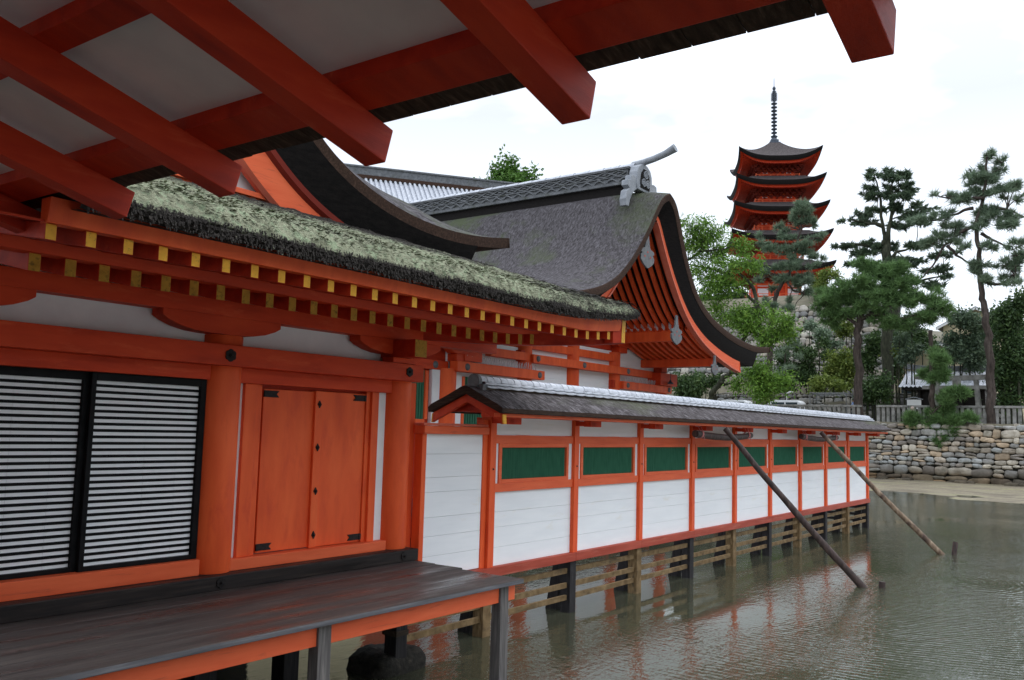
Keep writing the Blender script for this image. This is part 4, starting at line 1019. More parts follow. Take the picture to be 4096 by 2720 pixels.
n1 = noise(t, (1, .35, 1), .9, 8, .4, .7); n2 = noise(t, (1, 1, 1), 6, 8, .2, .7); n3 = noise(t, (1, 1, 1), .16, 5, .5)
c = ramp(t, n1.outputs['Fac'], [(.32, (.075, .062, .042)), (.46, (.17, .14, .095)), (.56, (.24, .21, .14)), (.64, (.20, .20, .07)), (.76, (.10, .10, .05))]).outputs['Color']
c2 = ramp(t, n2.outputs['Fac'], [(.3, (.6, .6, .6)), (.7, (1.25, 1.25, 1.2))]).outputs['Color']
c = mixc(t, 1., c, c2, 'MULTIPLY')
tcn = t.nodes.new('ShaderNodeTexCoord'); sp = t.nodes.new('ShaderNodeSeparateXYZ'); t.links.new(tcn.outputs['Object'], sp.inputs[0])
weed = ramp(t, n3.outputs['Fac'], [(.42, (.060, .055, .032)), (.56, (.085, .078, .045)), (.68, (.022, .042, .014))]).outputs['Color']
weed = mixc(t, 1., weed, c2, 'MULTIPLY')
mrr = t.nodes.new('ShaderNodeMapRange'); mrr.inputs['From Min'].default_value = -1.30; mrr.inputs['From Max'].default_value = -1.17
t.links.new(sp.outputs['Z'], mrr.inputs['Value'])
c = mixc(t, mrr.outputs[0], weed, c)
mr2 = t.nodes.new('ShaderNodeMapRange'); mr2.inputs['From Min'].default_value = 1.5; mr2.inputs['From Max'].default_value = 2.5
t.links.new(sp.outputs['Z'], mr2.inputs['Value'])
soil = ramp(t, n1.outputs['Fac'], [(.3, (.05, .05, .025)), (.55, (.16, .14, .095)), (.75, (.05, .075, .025))]).outputs['Color']
c = mixc(t, mr2.outputs[0], c, soil)
t.links.new(c, b.inputs['Base Color']); b.inputs['Roughness'].default_value = .85
bumpn(t, b, n2.outputs['Fac'], .6, .03)
me = bpy.data.meshes.new('ground'); me.from_pydata(gv, [], gf); me.materials.append(m); me.polygons.foreach_set('use_smooth', [True] * len(gf)); me.update()
g = bpy.data.objects.new('ground', me); COL.objects.link(g); g['kind'] = 'structure'
# water: mirror-like surface over the shallow bed
m, t, b = newmat('sea water')
o = t.nodes['Material Output']; t.nodes.remove(b)
gl = t.nodes.new('ShaderNodeBsdfGlossy'); gl.inputs['Roughness'].default_value = .03; gl.inputs['Color'].default_value = (.95, .97, .96, 1)
tr = t.nodes.new('ShaderNodeBsdfTransparent'); tr.inputs['Color'].default_value = (.62, .66, .52, 1)
df = t.nodes.new('ShaderNodeBsdfDiffuse'); df.inputs['Color'].default_value = (.125, .130, .085, 1)
body = t.nodes.new('ShaderNodeMixShader'); body.inputs[0].default_value = .42
fz_ = t.nodes.new('ShaderNodeFresnel'); fz_.inputs['IOR'].default_value = 1.5
ms = t.nodes.new('ShaderNodeMixShader')
na = noise(t, (1.0, 1.9, 1), 4.2, 3, .5); nb2 = noise(t, (1, 1.5, 1), 12, 3, .3); nc = noise(t, (1, 1, 1), .22, 2, .2); nd = noise(t, (.5, 1, 1), 1.1, 2, .4)
wv = t.nodes.new('ShaderNodeTexWave'); wv.wave_type = 'RINGS'; wv.rings_direction = 'SPHERICAL'; wv.inputs['Scale'].default_value = 2.4; wv.inputs['Distortion'].default_value = 3.5; wv.inputs['Detail'].default_value = 2; wv.inputs['Detail Scale'].default_value = 1.2
tcw = t.nodes.new('ShaderNodeTexCoord'); mpw = t.nodes.new('ShaderNodeMapping'); mpw.inputs['Location'].default_value = (-19.5, -4.0, 1.15)
t.links.new(tcw.outputs['Object'], mpw.inputs[0]); t.links.new(mpw.outputs[0], wv.inputs['Vector'])
def madd(a, k, c_=None):
    q_ = t.nodes.new('ShaderNodeMath'); q_.operation = 'MULTIPLY_ADD'; q_.inputs[1].default_value = k; t.links.new(a, q_.inputs[0])
    if c_ is None: q_.inputs[2].default_value = 0
    else: t.links.new(c_, q_.inputs[2])
    return q_.outputs[0]
spw = t.nodes.new('ShaderNodeSeparateXYZ'); t.links.new(tcw.outputs['Object'], spw.inputs[0])
near = t.nodes.new('ShaderNodeMapRange'); near.inputs['From Min'].default_value = 7.0; near.inputs['From Max'].default_value = 2.5; near.inputs['To Min'].default_value = 0.0; near.inputs['To Max'].default_value = 1.0
t.links.new(spw.outputs['Y'], near.inputs['Value'])
h = madd(na.outputs['Fac'], 1.0, madd(nb2.outputs['Fac'], .30, madd(nd.outputs['Fac'], 1.0)))
wm = t.nodes.new('ShaderNodeMath'); wm.operation = 'MULTIPLY'; t.links.new(wv.outputs['Fac'], wm.inputs[0]); t.links.new(near.outputs[0], wm.inputs[1])
h = madd(wm.outputs[0], .26, h)
bn = t.nodes.new('ShaderNodeBump'); bn.inputs['Distance'].default_value = .017
calm = t.nodes.new('ShaderNodeMapRange'); calm.inputs['From Min'].default_value = .40; calm.inputs['From Max'].default_value = .62; calm.inputs['To Min'].default_value = .16; calm.inputs['To Max'].default_value = 1.0
t.links.new(nc.outputs['Fac'], calm.inputs['Value'])
nr2 = t.nodes.new('ShaderNodeMath'); nr2.operation = 'MULTIPLY_ADD'; nr2.inputs[1].default_value = .65; nr2.inputs[2].default_value = .35; t.links.new(near.outputs[0], nr2.inputs[0])
cm = t.nodes.new('ShaderNodeMath'); cm.operation = 'MULTIPLY'; t.links.new(calm.outputs[0], cm.inputs[0]); t.links.new(nr2.outputs[0], cm.inputs[1])
t.links.new(cm.outputs[0], bn.inputs['Strength'])
t.links.new(h, bn.inputs['Height'])
for s_ in (gl, fz_): t.links.new(bn.outputs[0], s_.inputs['Normal'])
t.links.new(tr.outputs[0], body.inputs[1]); t.links.new(df.outputs[0], body.inputs[2])
t.links.new(fz_.outputs[0], ms.inputs[0]); t.links.new(body.outputs[0], ms.inputs[1]); t.links.new(gl.outputs[0], ms.inputs[2]); t.links.new(ms.outputs[0], o.inputs['Surface'])
MB().grid(lambda u, v: (-400 + 464.1 * u, -900 + 943.9 * v, WZ), 40, 40).build('water', [m], None, fix=False)['kind'] = 'structure'

# ================================================================== rubble stone walls
def stone_field(name, mat, org, ux, uz, length, height, seed, hmin, hmax, asp, depth, label, cat, bigbase=True, wob=.12, tint=((.42, .36, .29), (.47, .36, .25), (.33, .32, .30), (.50, .45, .37), (.25, .22, .19), (.36, .37, .36))):
    """courses of irregular rounded stones laid along ux, rising along uz; relief along their normal"""
    rg = random.Random(seed); org, ux, uz = Vector(org), Vector(ux).normalized(), Vector(uz).normalized(); nn = ux.cross(uz).normalized()
    vs, fs, cols = [], [], []
    def stone(u0, u1, v0, v1, k):
        cu, cv = (u0 + u1) / 2, (v0 + v1) / 2; hu, hv = (u1 - u0) / 2, (v1 - v0) / 2
        ph = rg.random() * 50; dp = depth * rg.uniform(.65, 1.2); tc_ = Vector(rg.choice(tint)) * rg.uniform(.7, 1.2)
        rows_ = [(1.08, -.6), (1.06, .1), (.98, .62), (.76, .92), (.4, 1.0)]; n = 14; o_ = len(vs)
        ex = rg.uniform(2.4, 5); rot = rg.uniform(-.16, .16)
        for sc_, dd in rows_:
            for i in range(n):
                a = 2 * math.pi * (i + .5) / n; ca, sa = math.cos(a), math.sin(a)
                rr_ = (abs(ca) ** ex + abs(sa) ** ex) ** (-1 / ex)
                rr_ *= 1 + .26 * fnoise((ca * 1.3 + ph, sa * 1.3, 0)) + .05 * fnoise((ca * 4 + ph, sa * 4, 2))
                pu, pv = ca * rr_ * sc_ * hu, sa * rr_ * sc_ * hv
                pu, pv = pu - pv * rot, pv + pu * rot
                d_ = dp * dd * (1 + .3 * fnoise((ca * 2 + ph, sa * 2, 5)))
                p = org + ux * (cu + pu) + uz * (cv + pv) + nn * d_; vs.append(tuple(p)); cols.append((tc_.x, tc_.y, tc_.z, 1))
        p = org + ux * (cu + hu * rg.uniform(-.2, .2)) + uz * cv + nn * dp * 1.03; vs.append(tuple(p)); cols.append((tc_.x, tc_.y, tc_.z, 1))
        for r_ in range(len(rows_) - 1):
            for i in range(n): fs.append((o_ + r_ * n + i, o_ + r_ * n + (i + 1) % n, o_ + (r_ + 1) * n + (i + 1) % n, o_ + (r_ + 1) * n + i))
        e = o_ + (len(rows_) - 1) * n
        for i in range(n): fs.append((e + i, e + (i + 1) % n, len(vs) - 1))
    v = 0.; row = 0
    while v < height - .05:
        hh = rg.uniform(hmin, hmax) * (1.6 if bigbase and row < 2 else 1); hh = min(hh, height - v)
        u = -rg.random() * .5
        while u < length:
            wd = hh * rg.uniform(*asp); k = row
            t0 = wob * fnoise((u * .8, row, seed)); b0 = wob * fnoise((u * .8, row - 1, seed)) if row else 0
            if rg.random() < .20 and hh > hmin * 1.2:
                f_ = rg.uniform(.4, .6); stone(u, u + wd - .02, v + b0, v + hh * f_ - .015, k); stone(u, u + wd - .02, v + hh * f_, v + hh + t0 - .02, k)
            else: stone(u, u + wd - .02, v + b0 + rg.uniform(0, .03), v + hh + t0 - .025, k)
            u += wd
        v += hh; row += 1
    me = bpy.data.meshes.new(name); me.from_pydata(vs, [], fs); me.materials.append(mat)
    ca = me.color_attributes.new('stone', 'FLOAT_COLOR', 'POINT'); ca.data.foreach_set('color', [x for c_ in cols for x in c_])
    me.polygons.foreach_set('use_smooth', [True] * len(fs)); me.update()
    bm = bmesh.new(); bm.from_mesh(me); bmesh.ops.recalc_face_normals(bm, faces=bm.faces); bm.to_mesh(me); bm.free()
    root = thing(name, org + ux * length / 2, label, cat)
    ob = bpy.data.objects.new('stones', me); COL.objects.link(ob); adopt(ob, root)
    q = MB(); p0, p1, p2, p3 = [org + ux * a + uz * c_ - nn * .06 for a, c_ in ((-1, -.6), (length + 1, -.6), (length + 1, height - .12), (-1, height - .12))]
    back = -nn * 1.0
    q.hexa([p0, p1, p1 + back, p0 + back, p3, p2, p2 + back, p3 + back]); q.build('backing', [GAP], root)
    return root
sw = stone_field('sea_wall', RUBST, (63.95, 34, -1.30), (0, -1, 0), (.05, 0, 1), 42, 3.93, 7, .26, .56, (.95, 2.4), .17, 'mossy rubble stone sea wall rising from the tidal shore', 'stone wall')
rg = random.Random(8)
for k in range(26):      # loose stones at the foot and on top of the sea wall
    y = rg.uniform(2, 24); s_ = rg.uniform(.12, .34)
    q = MB(); rough_block(q, 63.1 + rg.uniform(-.5, .4), 63.1 + s_ * 2.2, y, y + s_ * 2.4, -1.35, -1.2 + s_ * .8, .05, 5, k)
    ob = q.build('loose_stone', [RUBST], sw, smooth='all'); ca = ob.data.color_attributes.new('stone', 'FLOAT_COLOR', 'POINT'); cc = rg.uniform(.14, .30)
    ca.data.foreach_set('color', [cc, cc * .93, cc * .8, 1] * len(ob.data.vertices))
for k in range(40):
    y = rg.uniform(2, 24); s_ = rg.uniform(.10, .26)
    q = MB(); rough_block(q, 64.0 + rg.uniform(0, .3), 64.25 + s_ * 1.4, y, y + s_ * 2.6, 2.45, 2.62 + s_ * .7, .05, 5, k + 90)
    ob = q.build('loose_stone', [RUBST], sw, smooth='all'); ca = ob.data.color_attributes.new('stone', 'FLOAT_COLOR', 'POINT'); cc = rg.uniform(.25, .42)
    ca.data.foreach_set('color', [cc, cc * .90, cc * .74, 1] * len(ob.data.vertices))
stone_field('retaining_wall', HILLST, (86.6, 46, 3.0), (0, -1, 0), (.42, 0, 1), 25, 13.2, 17, .5, 1.1, (.75, 1.6), .20, 'grey boulder retaining wall holding up the hillside under the pagoda', 'stone wall', False, .25, tint=((.30, .28, .245), (.36, .32, .26), (.25, .245, .235), (.40, .37, .32), (.19, .185, .17)))
stone_field('low_stone_wall', HILLST, (80.5, 34, 2.5), (0, -1, 0), (.1, 0, 1), 24, 3.0, 23, .3, .6, (.8, 1.8), .18, 'low dark stone wall behind the fence at the foot of the hill', 'stone wall', False, .15, tint=((.24, .23, .21), (.30, .28, .24), (.20, .20, .19)))

# ================================================================== stone balustrade on the sea wall
fen = thing('stone_fence', (64.9, 12, 2.7), 'grey stone fence of square posts under a flat rail along the sea wall', 'fence')
sp_ = MB().box(64.78, 64.98, 0, .20, 2.6, 3.735).build('post', [STONE], fen, .012)
sp_.location = (0, 5.9, 0); ys_f = [y for y in np.arange(6.23, 25, .331) if not (15.62 < y < 16.75)]
rg = random.Random(6)
for y in ys_f[:90]:
    c_ = copy_part(sp_, (rg.uniform(-.015, .015), y - 5.9 + rg.uniform(-.02, .02), rg.uniform(-.02, .01)))
for a, b_ in ((3.5, 6.9), (6.92, 10.4), (10.42, 13.6), (13.62, 15.72), (16.72, 19.5), (19.52, 22.4), (22.42, 25.2)):
    MB().box(64.73, 65.03, a, b_, 3.737, 3.885).build('rail', [STONE], fen, .015)
MB().box(64.7, 65.06, 2, 26, 2.5, 2.72).build('kerb', [STONE], fen, .02)
# pinkish marker
mk = thing('stone_marker', (63.95, 13.2, 2.6), 'small pinkish stone pillar with rounded top on a dark plinth before the fence', 'stone pillar')
MB().box(64.2, 64.62, 12.98, 13.62, 2.5, 2.72).box(64.26, 64.56, 13.06, 13.54, 2.72, 2.80).build('plinth', [TILED], mk, .02)
MB().lathe([(0, 0), (.165, .0), (.16, .05), (.125, .10), (.11, .5), (.115, .72), (.10, .76), (.12, .80), (.125, .88), (.09, .96), (.0, 1.0)], (64.41, 13.3, 2.80), 14).build('shaft', [STONEP], mk, smooth=50)

# ================================================================== torii, small shrine, houses, board
tor = thing('torii', (70, 11.5, 2.72), 'grey stone torii gate with name plaque in front of the small shrine', 'gate')
for y, ty in ((12.95, 12.72), (10.0, 10.22)): MB().tube([(70, y, 2.6), (70, ty, 5.9)], [.22, .17], 16).build('pillar', [STONE], tor, smooth=50)
MB().box(69.88, 70.12, 9.2, 13.75, 5.24, 5.50).build('tie_beam', [STONE], tor, .015)
ribbon2 = []
for y in np.linspace(8.75, 14.2, 13): ribbon2.append([(69.8, y, 5.86 + .045 * (y - 11.475) ** 2 * .35), (70.2, y, 5.86 + .045 * (y - 11.475) ** 2 * .35), (70.25, y, 6.2 + .045 * (y - 11.475) ** 2 * .35), (69.75, y, 6.2 + .045 * (y - 11.475) ** 2 * .35)])
q = MB().strip(ribbon2, 0, True); q.f += [[0, 1, 2, 3], [len(q.v) - 4, len(q.v) - 3, len(q.v) - 2, len(q.v) - 1]]; q.m += [0, 0]; q.build('lintel', [STONE], tor)
MB().box(69.72, 69.80, 11.15, 11.72, 5.30, 6.0).box(69.70, 69.73, 11.22, 11.65, 5.38, 5.92).build('plaque', [STONE], tor, .01)
shr = thing('small_shrine', (75.5, 12.5, 2.72), 'small dark timber shrine with silvery tiled roof and red door behind the torii', 'shrine')
MB().box(73.6, 77.4, 10.2, 14.6, 2.7, 5.6).build('wall', [DARKWOOD], shr, .02)
for y in (10.2, 11.7, 13.1, 14.6): MB().box(73.1, 73.28, y - .1, y + .1, 2.7, 5.5).build('post', [DARKWOOD], shr, .01)
MB().box(73.55, 73.62, 12.9, 13.9, 2.9, 4.75).build('door', [REDD], shr, .02)
def tile_roof(mb_parent, x0, x1, y0, y1, ze, zr, name='roof', pitch=.30, mat=TILE):
    xm = (x0 + x1) / 2; q = MB(); n = int((y1 - y0) / pitch)
    for s_, xe in ((-1, x0), (1, x1)):
        rows_ = []
        for k in range(15):
            u = k / 14; x = xe + (xm - xe) * u; z = ze + (zr - ze) * (u ** 1.25)
            row_ = []
            for j in range(n * 4 + 1):
                y = y0 + (y1 - y0) * j / (n * 4); row_.append((x, y, z + .05 * math.cos(2 * math.pi * j / 4) - (.035 if k % 2 else 0)))
            rows_.append(row_)
        q.strip(rows_, 0)
    q.box(x0 + .3, x1 - .3, y0 + .2, y1 - .2, ze - .22, ze - .05, 1)
    q.build(name, [mat, DARKWOOD], mb_parent)
    q = MB()
    for k in range(9):
        a = y0 - .12 + (y1 - y0 + .24) * k / 9; b_ = a + (y1 - y0 + .24) / 9 - .01; lift_ = lambda y: .025 * (y - (y0 + y1) / 2) ** 2
        q.hexa([(xm - .22, a, zr - .12 + lift_(a)), (xm + .22, a, zr - .12 + lift_(a)), (xm + .22, b_, zr - .12 + lift_(b_)), (xm - .22, b_, zr - .12 + lift_(b_)), (xm - .13, a, zr + .30 + lift_(a)), (xm + .13, a, zr + .30 + lift_(a)), (xm + .13, b_, zr + .30 + lift_(b_)), (xm - .13, b_, zr + .30 + lift_(b_))])
    q.build('ridge', [TILED], mb_parent, .02)
tile_roof(shr, 72.2, 78.6, 9.8, 15.9, 5.55, 7.0)
brd = thing('notice_board', (68.5, 14.0, 2.72), 'white roofed notice board standing behind the stone fence', 'notice board')
MB().box(68.48, 68.52, 13.55, 14.5, 3.75, 4.42).build('board', [TARP], brd, .01)
for y in (13.7, 14.35): MB().box(68.53, 68.6, y - .04, y + .04, 2.6, 4.3).build('post', [DARKWOOD], brd, .005)
MB().prism([(13.45, 4.42), (14.03, 4.58), (14.6, 4.42), (14.6, 4.46), (14.03, 4.62), (13.45, 4.46)], 68.40, 68.66, 'x').build('cap', [TILEM], brd, .005)
bar = thing('timber_barrier', (70, 17, 2.72), 'low dark timber barrier rail between fence and shrine', 'barrier')
MB().box(69.95, 70.1, 13.6, 18.3, 3.98, 4.08).build('rail', [PILED], bar, .01)
for y in np.arange(13.8, 18.3, 1.1): MB().box(69.97, 70.07, y - .05, y + .05, 2.6, 3.98).build('post', [PILED], bar, .01)
def house(name, x0, x1, y0, y1, zb2, ze, zr, label, wallm=HOUSE, ridge='x'):
    h_ = thing(name, ((x0 + x1) / 2, (y0 + y1) / 2, zb2), label, 'house')
    ym = (y0 + y1) / 2
    MB().prism([(y0, zb2), (y1, zb2), (y1, ze), (ym, zr), (y0, ze)], x0, x1, 'x').build('wall', [wallm], h_, .01)
    for s_ in (-1, 1):
        yo = ym + s_ * (ym - y0 + .6); zo = ze - .6 * (zr - ze) / (ym - y0)
        q = MB().hexa([(x0 - .5, ym, zr + .02), (x1 + .5, ym, zr + .02), (x1 + .5, yo, zo + .02), (x0 - .5, yo, zo + .02), (x0 - .5, ym, zr + .2), (x1 + .5, ym, zr + .2), (x1 + .5, yo, zo + .18), (x0 - .5, yo, zo + .18)]); q.build('roof', [TILED], h_, .02)
        MB().hexa([(x0 - .56, ym, zr - .12), (x0 - .50, ym, zr - .12), (x0 - .50, yo, zo - .12), (x0 - .56, yo, zo - .12), (x0 - .56, ym, zr + .1), (x0 - .50, ym, zr + .1), (x0 - .50, yo, zo + .1), (x0 - .56, yo, zo + .1)]).build('bargeboard', [TARP], h_)
    for y in (y0 + .9, ym, y1 - .9):
        f = MB().box(x0 - .05, x0 + .02, y - .5, y + .5, zb2 + 2.6, zb2 + 3.7).build('window', [METALG], h_, .01); MB().box(x0 - .06, x0 - .045, y - .43, y + .43, zb2 + 2.68, zb2 + 3.62).build('pane', [GLASSD], f)
    return h_
house('gabled_house', 82, 90, 11.3, 18.2, 2.7, 8.2, 9.75, 'cream rendered house with low tiled gable behind the small shrine')
house('tall_house', 97, 105, 11.0, 17.0, 2.7, 13.0, 14.6, 'taller cream house with grey roof glimpsed between the trees')
# person walking behind the fence
per = thing('person', (67.2, 17.86, 2.72), 'person in blue and white shirt walking behind the stone fence', 'person')
def skinfig(name, pts, edges, rad, mat, parent):
    me = bpy.data.meshes.new(name); me.from_pydata(pts, edges, []); me.materials.append(mat)
    o = bpy.data.objects.new(name, me); COL.objects.link(o); adopt(o, parent)
    o.modifiers.new('skin', 'SKIN'); sd_ = o.modifiers.new('sub', 'SUBSURF'); sd_.levels = 1; sd_.render_levels = 2
    lay = me.skin_vertices[0].data
    for i, r_ in enumerate(rad): lay[i].radius = (r_, r_) if not isinstance(r_, tuple) else r_
    lay[0].use_root = True
    return o
bx, by, bz = 67.2, 17.86, 2.72
J = [(0, 0, .92), (0, 0, 1.15), (0, -.01, 1.38), (0, 0, 1.48), (0, .02, 1.62), (-.18, 0, 1.38), (-.23, .10, 1.12), (-.21, .26, .95), (.18, 0, 1.38), (.23, -.08, 1.12), (.21, -.02, .88), (-.09, 0, .88), (-.10, .16, .48), (-.10, .10, .06), (-.10, .24, .04), (.09, 0, .88), (.10, -.10, .48), (.10, -.28, .08), (.10, -.16, .04)]
Ed = [(0, 1), (1, 2), (2, 3), (3, 4), (2, 5), (5, 6), (6, 7), (2, 8), (8, 9), (9, 10), (0, 11), (11, 12), (12, 13), (13, 14), (0, 15), (15, 16), (16, 17), (17, 18)]
skinfig('body', [(bx + a, by + c_, bz + z) for a, c_, z in J], Ed, [.13, .12, .13, .06, .10, .07, .05, .035, .07, .05, .035, .09, .06, .045, .04, .09, .06, .045, .04], SKIN, per)
Jt = [(0, 0, .90), (0, 0, 1.15), (0, -.01, 1.37), (-.18, 0, 1.38), (-.225, .08, 1.18), (.18, 0, 1.38), (.225, -.06, 1.18)]
skinfig('shirt', [(bx + a, by + c_, bz + z) for a, c_, z in Jt], [(0, 1), (1, 2), (2, 3), (3, 4), (2, 5), (5, 6)], [.16, .15, .16, .10, .08, .10, .08], CLOTH, per)
Jp = [(0, 0, .90), (-.09, 0, .86), (-.10, .16, .48), (-.10, .10, .12), (.09, 0, .86), (.10, -.10, .48), (.10, -.27, .14)]
skinfig('trousers', [(bx + a, by + c_, bz + z) for a, c_, z in Jp], [(0, 1), (1, 2), (2, 3), (0, 4), (4, 5), (5, 6)], [.15, .11, .08, .065, .11, .08, .065], GLASSD, per)
q = MB().grid(lambda u, v: (bx + .112 * math.sin(math.pi * v * .62) * math.cos(2 * math.pi * u), by - .015 + .125 * math.sin(math.pi * v * .62) * math.sin(2 * math.pi * u), bz + 1.62 + .135 * math.cos(math.pi * v * .62)), 16, 8); q.build('hair', [HAIR], per, smooth='all')
# two white vans, bare frame with tarp, flag pole
def van(x, y, label):
    v_ = thing('parked_van', (x, y, 2.72), label, 'van', 'white vans behind the fence')
    MB().prism([(y - 1.25, 3.0), (y + 1.5, 3.0), (y + 1.55, 3.6), (y + 1.25, 4.1), (y + 0.8, 4.28), (y - .95, 4.28), (y - 1.2, 4.1)], x - .72, x + .72, 'x').build('body', [VANW], v_, .06, 40)
    for s_ in (-1, 1):
        MB().box(x + s_ * .70, x + s_ * .73, y - 1.0, y - .1, 3.68, 4.12).box(x + s_ * .70, x + s_ * .73, y + .0, y + 1.0, 3.68, 4.12).build('window', [GLASSD], v_, .01)
        for yy in (y - .85, y + .95): MB().tube([(x + s_ * .55, yy, 3.0), (x + s_ * .74, yy, 3.0)], .29, 18).build('wheel', [RUBBER], v_, .02, 40)
    return v_
van(67.6, 27.1, 'white van parked at left end of fence'); van(67.6, 22.9, 'white van parked beside the thin sapling behind the fence')
q = thing('lamp_pole', (69.2, 23.6, 2.72), 'thin white lamp pole behind the white van', 'pole')
MB().tube([(69.2, 23.55, 2.6), (69.2, 23.5, 4.9)], .035, 8).build('shaft', [TARP], q); MB().tube([(69.2, 23.5, 4.9), (69.2, 23.2, 5.02), (69.2, 23.0, 5.0)], [.05, .07, .05], 8).build('lamp_head', [TARP], q)
frm = thing('pipe_frame', (69, 20.1, 2.72), 'bare metal pipe frame over a sagging white tarp behind the fence', 'frame')
for x in (68.3, 70):
    for y in (18.7, 21.4): MB().tube([(x, y, 2.6), (x, y, 4.95)], .03, 6).build('pipe', [METALG], frm)
    MB().tube([(x, 18.7, 4.9), (x, 21.4, 4.9)], .03, 6).build('pipe', [METALG], frm); MB().tube([(x, 18.7, 4.75), (x, 21.4, 4.75)], .02, 6).build('pipe', [METALG], frm)
for y in (18.7, 21.4): MB().tube([(68.3, y, 4.9), (70, y, 4.9)], .03, 6).build('pipe', [METALG], frm)
MB().grid(lambda u, v: (68.3 + 1.7 * u, 18.9 + 2.4 * v, 4.28 - .22 * math.sin(math.pi * v) * (.4 + .6 * u) + .03 * math.sin(9 * v)), 8, 16).build('tarp', [TARP], frm, smooth='all')
tag(MB().tube([(58, 31.2, -1.4), (58, 31.15, 6.9)], .09, 10).build('flag_pole', [REDR], None, smooth=50), 'slim faded reddish pole standing under the hall eaves', 'pole')

# ================================================================== five-storey pagoda
PC, PA = Vector((112.3, 39.7, 0)), R(28.5)
pag = thing('pagoda', (PC.x, PC.y, 17.4), 'five storey vermilion pagoda with upswept dark roofs and tall bronze finial', 'pagoda')
PM = Matrix.Translation(PC) @ Matrix.Rotation(PA, 4, 'Z')     # local -X faces the viewer
def pbuild(mb, name, mats, **k): mb.xf(PM); return mb.build(name, mats, pag, **k)
def square_roof(W_, ze, rise, wtop, sori, thick):
    """roof shell of a square tower: eave half width W_, centre eave height ze"""
    nu, nv = 28, 10; top, eb, und = MB(), MB(), MB()
    for k in range(4):
        ca, sa = math.cos(k * math.pi / 2), math.sin(k * math.pi / 2)
        def P(s_, out, z): return (ca * out - sa * s_, sa * out + ca * s_, z)
        cr = lambda s_: abs(s_) ** 3.2
        rows_, r2_, r3_, r4_ = [], [], [], []
        for i in range(nu + 1):
            s_ = -1 + 2 * i / nu; row_ = []
            flare = 1 + .035 * cr(s_)
            for j in range(nv + 1):
                u = j / nv; hw = (W_ * flare) * (1 - u) + wtop * u
                row_.append(P(s_ * hw, hw, ze + thick + rise * (u ** 1.55) + sori * cr(s_) * (1 - u) ** 1.6))
            rows_.append(row_)
            w1 = W_ * flare; zc_ = ze + sori * cr(s_)
            r2_.append([P(s_ * w1, w1, zc_ + thick), P(s_ * (w1 - .06), w1 - .06, zc_ + thick * .45), P(s_ * (w1 - .25), w1 - .25, zc_)])
            wi = W_ * .90 * (1 + .02 * cr(s_)); r3_.append([P(s_ * (w1 - .25), w1 - .25, zc_), P(s_ * wi, wi, zc_ - .03), P(s_ * (wi - .02), wi - .02, zc_ - .22)])
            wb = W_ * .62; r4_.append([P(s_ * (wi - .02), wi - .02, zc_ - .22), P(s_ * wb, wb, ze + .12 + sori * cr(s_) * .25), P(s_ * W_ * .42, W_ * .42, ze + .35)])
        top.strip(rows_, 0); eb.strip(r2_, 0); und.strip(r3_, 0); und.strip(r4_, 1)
    return top, eb, und
lv_ = [(5.02, 36.35, 3.2, .62, 1.24, .60), (5.36, 33.1, 1.1, 3.3, .90, .60), (5.68, 29.6, 1.1, 3.5, .80, .60), (5.98, 25.9, 1.1, 3.7, .80, .60), (6.2, 21.95, 1.2, 3.9, .70, .62)]
bal = [34.5, 31.15, 27.62, 23.85, 18.7]
PBARK = std('dark pagoda roofing', [(.3, (.045, .038, .038)), (.7, (.10, .085, .082))], (1, 1, 1), 5, 5, .9, .4, .03)
PRAFT, t, b = newmat('red eave rafters')
wvn = t.nodes.new('ShaderNodeTexWave'); wvn.inputs['Scale'].default_value = 2.0
b.inputs['Base Color'].default_value = (.40, .04, .015, 1); b.inputs['Roughness'].default_value = .6
